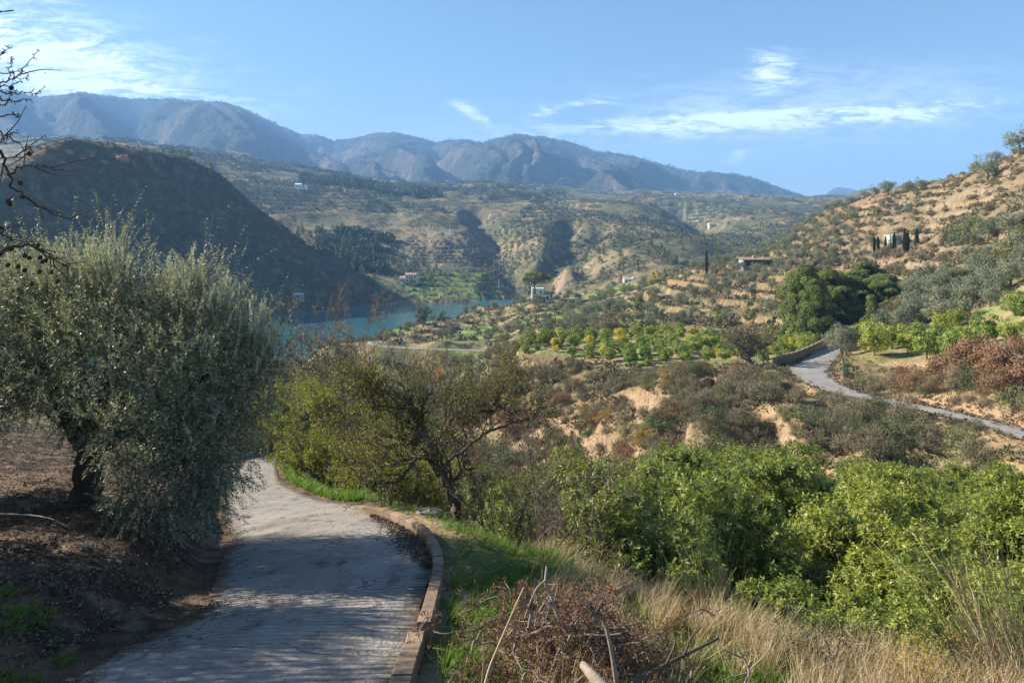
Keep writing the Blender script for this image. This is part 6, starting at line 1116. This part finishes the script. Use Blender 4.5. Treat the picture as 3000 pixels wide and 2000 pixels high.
house('white_house', 'white flat-roofed house under the umbrella-shaped pine', 'house', 1242, 350, [(-4.6, 1.5, -2, 4, -1.5, 5.6, 'flat', M_white), (1.5, 4.8, -3, 3.2, -1.5, 2.8, 'gable', M_tile), (-1.2, 2.4, -4.6, -2.01, -1.5, 2.0, 'flat', M_white)],
      [(-3.7, -2, 3.0, .8, 1.1, 'window'), (-3.7, -2, .8, .8, 1.1, 'window'), (-.6, -4.6, .2, .9, 1.2, 'window'), (.9, -4.6, -.6, 1.0, 2.1, 'door'), (2.8, -3, .7, .9, 1.1, 'window'), (-.4, -2, 3.4, .8, 1.0, 'window'), (-3.2, 1, 5.85, .7, 1.2, 'chimney')])
mbw = MB(); box(mbw, -3.6, 1.2, -.25, .25, -3, 1.7); xw = X(1232, 343); o = mbw.build('stone_wall', M_stonew, None, False, (xw, 343, hz(xw, 343) - .3)); setp(o, 'pale retaining wall in front of the white house', 'wall')
house('villa', 'two-storey cream villa with tiled roof across the lake', 'villa', 940, 672, [(-3.5, 7, -4, 4, -1.5, 7.6, 'gable', M_tile), (-9, -3.51, -4.6, 3, -1.5, 4.4, 'gable', M_tile), (7.01, 11, -3, 3, -1.5, 4.0, 'flat', M_white)],
      [(-2.3 + 2.6 * i, -4, 4.7, 1.2, 1.9, 'window') for i in range(4)] + [(-2.3 + 2.6 * i, -4, 1.2, 1.2, 1.8, 'window') for i in range(3)] + [(5.4, -4, .1, 1.2, 2.4, 'door'), (-7.6, -4.6, 1.2, 1.4, 1.6, 'window'), (-5.4, -4.6, 1.2, 1.4, 1.6, 'window'), (2.0, -.4, 9.0, 1.0, 1.5, 'chimney')], dz=.5)
house('farmhouse', 'lone white farmhouse on the far shoulder of the valley', 'house', 691, 1240, [(-10, 2, -5, 5, -3, 7, 'gable', M_white), (2.01, 11, -4, 4, -3, 4.5, 'gable', M_tile)], [(-7.5 + 3.4 * i, -5, 2.2, 1.8, 2.2, 'window') for i in range(3)] + [(5, -4, 1, 1.8, 2.4, 'door')], dz=4)
house('farmhouse', 'pinkish farmhouse on the ridge above the far pine belt', 'house', 857, 1720, [(-7, 7, -5, 5, -3, 8, 'gable', M_tile)], [(-4 + 3.4 * i, -5, 2.6, 1.8, 2.4, 'window') for i in range(3)], wallm=M_pink, dz=6)
for i, (u_, Y, w, lab) in enumerate([(1236, 2000, 7, 'tiny white farmhouse on the far plateau above the ravine'), (1452, 2150, 6, 'tiny white farmhouse on the far plateau in the middle'), (1555, 2100, 6, 'tiny white farmhouse on the far plateau toward the clay gully'), (1632, 1150, 3.5, 'small pale hut among far groves above the lone cypress')]):
    house('farmhouse', lab, 'house', u_, Y, [(-w, w, -4, 4, -3, 5.5, 'gable', M_tile)], [(-w * .6, -4, 1.5, 1.6, 2, 'window'), (w * .3, -4, 1.5, 1.6, 2, 'window')], dz=2)
house('bungalow', 'long low bungalow with brown sheet roof and dark veranda', 'bungalow', 1752, 258, [(-8.5, 9.0, -1, 5, -2, 2.6, 'shed', M_brownroof)], [(-7.4, -1, .3, 2.2, 1.9, 'window'), (-4.2, -1, .3, 1.2, 2.1, 'door'), (-2.2, -1, .3, 2.2, 1.9, 'window'), (1.2, -1, .8, 1.2, 1.2, 'window'), (.8, 2, 3.3, .6, .9, 'chimney'), (-3, 3, 3.5, 1.2, .8, 'chimney')], wallm=M_greysh, dz=-.1, s=.9)
house('white_house', 'small white house half hidden by trees, left of the pair', 'house', 1412, 402, [(-2.6, 2.6, -2, 2, -1, 3.6, 'flat', M_white)], [(-1.6, -2, 1.4, .8, 1.0, 'window'), (.6, -2, 0, .9, 2, 'door')], dz=-.3, s=.85)
house('white_house', 'larger white house half hidden by trees, right of the pair', 'house', 1447, 405, [(-4.2, 1.6, -2, 3, -1, 4.8, 'flat', M_white), (1.61, 4.6, -2, 2, -1, 5.4, 'gable', M_tile)], [(-3.2, -2, 2.4, .9, 1.1, 'window'), (-1, -2, 2.4, .9, 1.1, 'window'), (2.6, -2, 2.4, .9, 1.1, 'window')], dz=-1, s=.9)
house('boathouse', 'grey shed at the foot of the dark hill by the water', 'shed', 686, 514, [(-3.6, 3.6, -2, 2, -3, 2.6, 'gable', M_greymet)], [(-1, -2, 0, 1.6, 1.9, 'door')], wallm=M_greysh, dz=1.2)
# water tank behind the cypresses
x_ = X(2052, 224); e = empty('water_tank', (x_, 224, hz(x_, 224) - 1)); setp(e, 'round pale green water tank behind the cypress row', 'water tank'); mb = MB(); n = 28; a = np.linspace(0, 2 * math.pi, n, endpoint=False); rad = np.where(np.arange(n) % 2, 2.35, 2.43)
V = np.concatenate([np.stack([np.cos(a) * rad, np.sin(a) * rad, np.full(n, zz)], 1) for zz in (0, 4.3)]); mb.add(V, [[i, (i + 1) % n, n + (i + 1) % n, n + i] for i in range(n)]); mb.build('tank_wall', mat('pale_green_tank', (.42, .50, .40), .6, .4, noise_scale=[(1.5, .12)]), e); mb = MB(); V = np.concatenate([np.stack([np.cos(a) * 2.5, np.sin(a) * 2.5, np.full(n, 4.31)], 1), [[0, 0, 4.7]]]); mb.add(V, [[i, (i + 1) % n, n] for i in range(n)]); mb.build('tank_lid', M_greymet, e)
for k in range(10): mb = MB(); aa = k * 2 * math.pi / 10; tube(mb, [[math.cos(aa) * 2.5, math.sin(aa) * 2.5, 0], [math.cos(aa) * 2.5, math.sin(aa) * 2.5, 4.3]], [.1, .1], 6); mb.build('stay', M_white, e)
x_ = X(2250, 150); mb = MB(); tube(mb, [[0, 0, 0], [0, 0, .1], [0, 0, .5], [0, 0, .9], [0, 0, 1.0]], [.3, .32, .33, .32, .3], 14); o = mb.build('blue_barrel', mat('blue_plastic', (.03, .15, .42), .5, .4), None, True, (x_, 150, hz(x_, 150))); setp(o, 'bright blue barrel among the shrubs on the hill', 'barrel')
# retaining wall at the road bend
wl_ = catmull([(X(1778, 95.5), 95.5, 0), (X(1800, 98), 98, 0), (X(1828, 101.5), 101.5, 0), (X(1856, 108), 108, 0), (X(1880, 116), 116, 0), (X(1897, 124), 124, 0)], 8); mb = MB(); t = unit(np.gradient(wl_[:, :2], axis=0)); K = len(wl_); rz_ = near_line(wl_[:, 0], wl_[:, 1], road_cl, 30)[1]; hh = np.linspace(.9, 1.5, K); rws = []
for (o_, h0) in [(-.2, -1.5), (-.2, 1), (.2, 1), (.2, -1.5)]: rws.append(np.stack([wl_[:, 0] + t[:, 1] * o_, wl_[:, 1] - t[:, 0] * o_, rz_ + (h0 if h0 < 0 else 0) + (hh if h0 > 0 else 0) + .05 * np.sin(np.arange(K) * 1.9)], 1))
mb.add(np.concatenate(rws), [[k * K + j, k * K + j + 1, (k + 1) * K + j + 1, (k + 1) * K + j] for k in range(3) for j in range(K - 1)]); mb.add([tuple(q[0]) for q in rws], [[0, 1, 2, 3]]); o = mb.build('retaining_wall', M_stonew); setp(o, 'curved stone retaining wall beside the road bend', 'wall')
# green gate and fence posts left of the wall
def post(name, u, Y, h, label, m=None, r0=.05, cat='post', arm=False, group=None):
    x = X(u, Y); mb = MB(); tube(mb, [[0, 0, -.3], [0, 0, h]], [r0, r0 * .85], 8); tube(mb, [[0, 0, h], [0, 0, h + r0 * .5]], [r0 * 1.3, r0 * 1.3], 8)
    if arm: box(mb, -h * .08, h * .08, -.08, .08, h * .93, h * .95)
    o = mb.build(name, m or M_greenm, None, False, (x, Y, hz(x, Y))); setp(o, label, cat, group); return o
gx0, gx1 = X(1722, 97), X(1760, 96); e = empty('green_gate', (gx0, 97, hz(gx0, 97))); setp(e, 'green wire gate between posts by the bare tree', 'gate'); w = gx1 - gx0
for a in (0, w): mb = MB(); tube(mb, [[a, 0, -.3], [a, 0, 2.2]], [.07, .07], 8); mb.build('post', M_greenm, e)
mb = MB()
for zz in (.15, 1.1, 2.05): tube(mb, [[0, 0, zz], [w, 0, zz]], [.03, .03], 6)
for a in np.linspace(0, w, 7): tube(mb, [[a, 0, .15], [a, 0, 2.05]], [.02, .02], 5)
for a in np.linspace(0, w, 20): tube(mb, [[a, .01, .15], [a, .01, 2.05]], [.008, .008], 4)
mb.build('gate_leaf', M_greenm, e)
post('gate_post', 1764, 95, 2.0, 'thick green post at the left end of the stone wall', r0=.13); post('fence_post', 1795, 99, 1.9, 'thin rusty post above the wall, left of two', M_frame, group='rusty posts above the wall'); post('fence_post', 1802, 100, 1.9, 'thin rusty post above the wall, right of two', M_frame, group='rusty posts above the wall'); post('fence_post', 1888, 126, 2.4, 'grey post among orchard trees behind the wall', M_greysh)
gx0, gx1 = X(1928, 84), X(1957, 82); e = empty('green_fence', (gx0, 83, hz(gx0, 83) - .1)); setp(e, 'short green mesh fence panel right of the road', 'fence'); w = gx1 - gx0
for a in (0, w): mb = MB(); tube(mb, [[a, 0, -.4], [a, 0, 1.9]], [.045, .045], 8); mb.build('post', M_greenm, e)
mb = MB()
for zz in np.linspace(.1, 1.85, 12): tube(mb, [[0, 0, zz], [w, 0, zz]], [.011, .011], 4)
for a in np.linspace(0, w, 16): tube(mb, [[a, .01, .1], [a, .01, 1.85]], [.011, .011], 4)
mb.build('mesh_panel', M_greenm, e)
# rubble heap and loose boulders by the gate
rb_m = [stone_mesh(820 + i, .6) for i in range(4)]; r = R_(97)
for i in range(34):
    u_, Y = 1722 + r.normal() * 17, 104 + r.normal() * 1.2; x_ = X(u_, Y); o = place_mesh('boulder', rb_m[i % 4], None, (x_, Y, hz(x_, Y) + .2 + max(0, .9 - abs(u_ - 1722) * .04) * r.random()), r.random() * 6, r.uniform(.18, .42)); later(o, 'grey rubble stone', 'stone', 'rubble heap by the gate', [('in the rubble heap behind the gate', 1722, 820)], (x_, Y, -15))
for i, (u_, Y, s_) in enumerate([(1757, 100, .75), (1770, 102, .55), (1745, 99, .5)]): x_ = X(u_, Y); o = place_mesh('boulder', rb_m[i], None, (x_, Y, hz(x_, Y) + .2), i, s_); setp(o, f'{["large", "medium", "small"][i]} pale boulder beside the green gate', 'boulder')
# bare spreading tree by the gate
r = R_(98); rt = W3(1738, 850, 97.5); rt[2] = hz(rt[0], 97.5) - .2; lim = [([rt, rt + [-.9, 0, 1.0], rt + [-1.3, 0, 1.9]], .28, .18)] + [([rt + [-1.2, 0, 1.6], rt + [-1.2 + math.cos(a) * 1.2, math.sin(a) * 1.0, 2.9], rt + [-1.2 + math.cos(a) * 2.5, math.sin(a) * 2, 4.1 + .8 * math.sin(a * 2)]], .12, .05) for a in np.arange(8) * .8]
bare_tree('bare_tree', rt, lim, r, 2, 1.6, 3200, 'spreading half-bare brown tree leaning beside the green gate', 'tree', leafL=.24, leafW=.12, mleaf=M_scrub, kn=8, twig=.018, mt=M_twig)
# power poles on the far shore
for (u_, Y, h_, lab) in [(1146, 690, 10.5, 'pale power pole at the edge of the ravine'), (1033, 905, 11, 'power pole on the terraced knoll above the villa'), (1098, 860, 9, 'short power pole right of the terraced knoll')]: post('power_pole', u_, Y, h_, lab, M_white, .22, 'power pole', True)
# golden poplars among the olives
GP = mesh_small_pine(600, 6, 1.5, 1600, .45, .3); gme = GP[0].copy(); gme.materials.clear(); gme.materials.append(M_yellow)
for i, (u_, Y, s_, lab) in enumerate([(1500, 300, 1.0, 'tall yellow-green poplar above the terraces'), (1492, 305, .8, 'shorter yellow-green poplar at the left of the tall one'), (1512, 298, .8, 'shorter yellow-green poplar at the right of the tall one'), (1432, 322, .8, 'faded yellow poplar among olives right of the stone pine'), (1445, 318, .7, 'smaller faded yellow poplar beside the other')]):
    x_ = X(u_, Y); o = thing('poplar_tree', [('crown', gme), ('trunk', GP[1])], (x_, Y, hz(x_, Y) - .3), i, s_); setp(o, lab, 'poplar')
for i, (u_, Y, s_, lab) in enumerate([(905, 700, 1.2, 'golden tree left of the villa'), (922, 695, 1.0, 'orange-brown tree just left of the villa')]):
    x_ = X(u_, Y); me = mesh_round(610 + i, M_gold, 600, 8, 4, .9); o = thing('autumn_tree', [('crown', me[0]), ('trunk', me[1])], (x_, Y, hz(x_, Y)), i, s_); setp(o, lab, 'tree')
for i, (u_, Y, s_, lab) in enumerate([(1010, 246, 1.5, 'orange autumn bush below the lower lane'), (1165, 170, 1.7, 'golden autumn bush at the left tip of the orchard terrace'), (1150, 180, 1.2, 'smaller golden bush left of the orchard tip'), (692, 330, 1.6, 'orange bush on the near lake shore')]):
    x_ = X(u_, Y); o = place_mesh('autumn_bush', SGd[i % 2], None, (x_, Y, hz(x_, Y)), i, s_ * 1.6); setp(o, lab, 'bush')
for i in range(14):
    u_ = 955 + i * 9 + r.normal() * 3; Y = 603; x_ = X(u_, Y); o = place_mesh('autumn_bush', SGd[i % 2], None, (x_, Y, max(hz(x_, Y), -50)), i, r.uniform(1.2, 2.2)); later(o, 'orange shore bush', 'bush', 'orange bushes along the far shore', [('on the far lake shore', 1000, 690)], (x_, Y, -50))
# red outcrops near the crest of the dark hill
M_red = mat('red_rock', (.27, .155, .105), .95, .1, noise_scale=[(.3, .25), (1.5, .2)], bump=[(.5, .6)]); rk = [stone_mesh(840 + i, .7, M_red) for i in range(3)]
for i, (u_, v_, s_, lab) in enumerate([(282, 368, 6.5, 'large red outcrop near the crest of the dark hill'), (240, 374, 3.0, 'small red outcrop left of the large one on the hill'), (550, 480, 3.2, 'reddish rock band high on the right shoulder of the dark hill'), (160, 352, 4, 'reddish rocks at the crest left end')]):
    Y = 570.0
    for _ in range(30):
        x_ = X(u_, Y); zz = hz(x_, Y); v2 = HV - F * zz / Y; Y += (v2 - v_) * .25
    o = place_mesh('rock_outcrop', rk[i % 3], None, (X(u_, Y), Y, hz(X(u_, Y), Y)), i * .4, s_); setp(o, lab, 'rock outcrop')
# ------------------------------------------------------------------ wording, and merging what is past counting
def merge_rest(prefix, cap, newname, label_mat):
    obs = [o for o in COL.objects if o.parent is None and o.name.split('.')[0] == prefix]
    if len(obs) <= cap: return
    def size(o):
        me = o.children[0] if o.type == 'EMPTY' else o
        return max(me.data.vertices[0].co.length, 1.0) * 0 + o.scale[2] / max(o.location.y, 1)
    bpy.context.view_layer.update(); obs.sort(key=size, reverse=True); mb = MB(); drop = obs[cap:]; cache = {}
    for o in drop:
        for q in ([o] if o.type == 'MESH' else [c_ for c_ in o.children if c_.name.startswith('crown') or c_.name.startswith('foliage')]):
            me = q.data
            if me.name not in cache:
                V = np.zeros(len(me.vertices) * 3); me.vertices.foreach_get('co', V); Fv = np.zeros(len(me.loops), np.int32); me.loops.foreach_get('vertex_index', Fv); st = np.zeros(len(me.polygons), np.int32); me.polygons.foreach_get('loop_total', st)
                rn = np.zeros(len(me.polygons)); me.attributes['rnd'].data.foreach_get('value', rn); k4 = st == 4; s0 = np.concatenate([[0], np.cumsum(st)[:-1]]); cache[me.name] = (V.reshape(-1, 3), Fv[s0[k4][:, None] + np.arange(4)], rn[k4])
            V, f4, rn = cache[me.name]; M = np.array(q.matrix_world); mb.add(V @ M[:3, :3].T + M[:3, 3], f4, rn)
    gone = set()
    for o in drop:
        for c_ in list(o.children): bpy.data.objects.remove(c_)
        gone.add(o); 
    global PENDING
    PENDING = [p for p in PENDING if p[0] not in gone]
    for o in drop: bpy.data.objects.remove(o)
    setp(mb.build(newname, label_mat), kind='stuff')
for o in list(COL.objects):
    pass
merge_rest('bush', 296, 'distant_bushes', M_scrub); merge_rest('olive_tree', 296, 'distant_olives', M_olive_far)
settle()
# ------------------------------------------------------------------ air
def haze():
    m = bpy.data.materials.new('haze'); m.use_nodes = True; N = m.node_tree.nodes; L = m.node_tree.links
    N.remove(N['Principled BSDF']); v = N.new('ShaderNodeVolumePrincipled'); v.inputs['Density'].default_value = HAZE_D; v.inputs['Color'].default_value = (.27, .54, 1.0, 1); v.inputs['Anisotropy'].default_value = 0.0
    L.new(v.outputs[0], N['Material Output'].inputs['Volume'])
    zmin = float(GZ.min()) - 1.5; zmax = max(float(GZ.max()), 10) + 12; x0 = float(GX.min()) - 10; x1 = float(GX.max()) + 10; y0 = float(GY.min()) - 10; y1 = float(GY.max()) + 10
    V = [(x, y, z) for z in (zmin, zmax) for y in (y0, y1) for x in (x0, x1)]
    mb = MB(); mb.add(V, [[0, 2, 3, 1], [4, 5, 7, 6], [0, 1, 5, 4], [2, 6, 7, 3], [0, 4, 6, 2], [1, 3, 7, 5]]); setp(mb.build('haze', m), kind='stuff')
HAZE_D = 0.00016
haze()
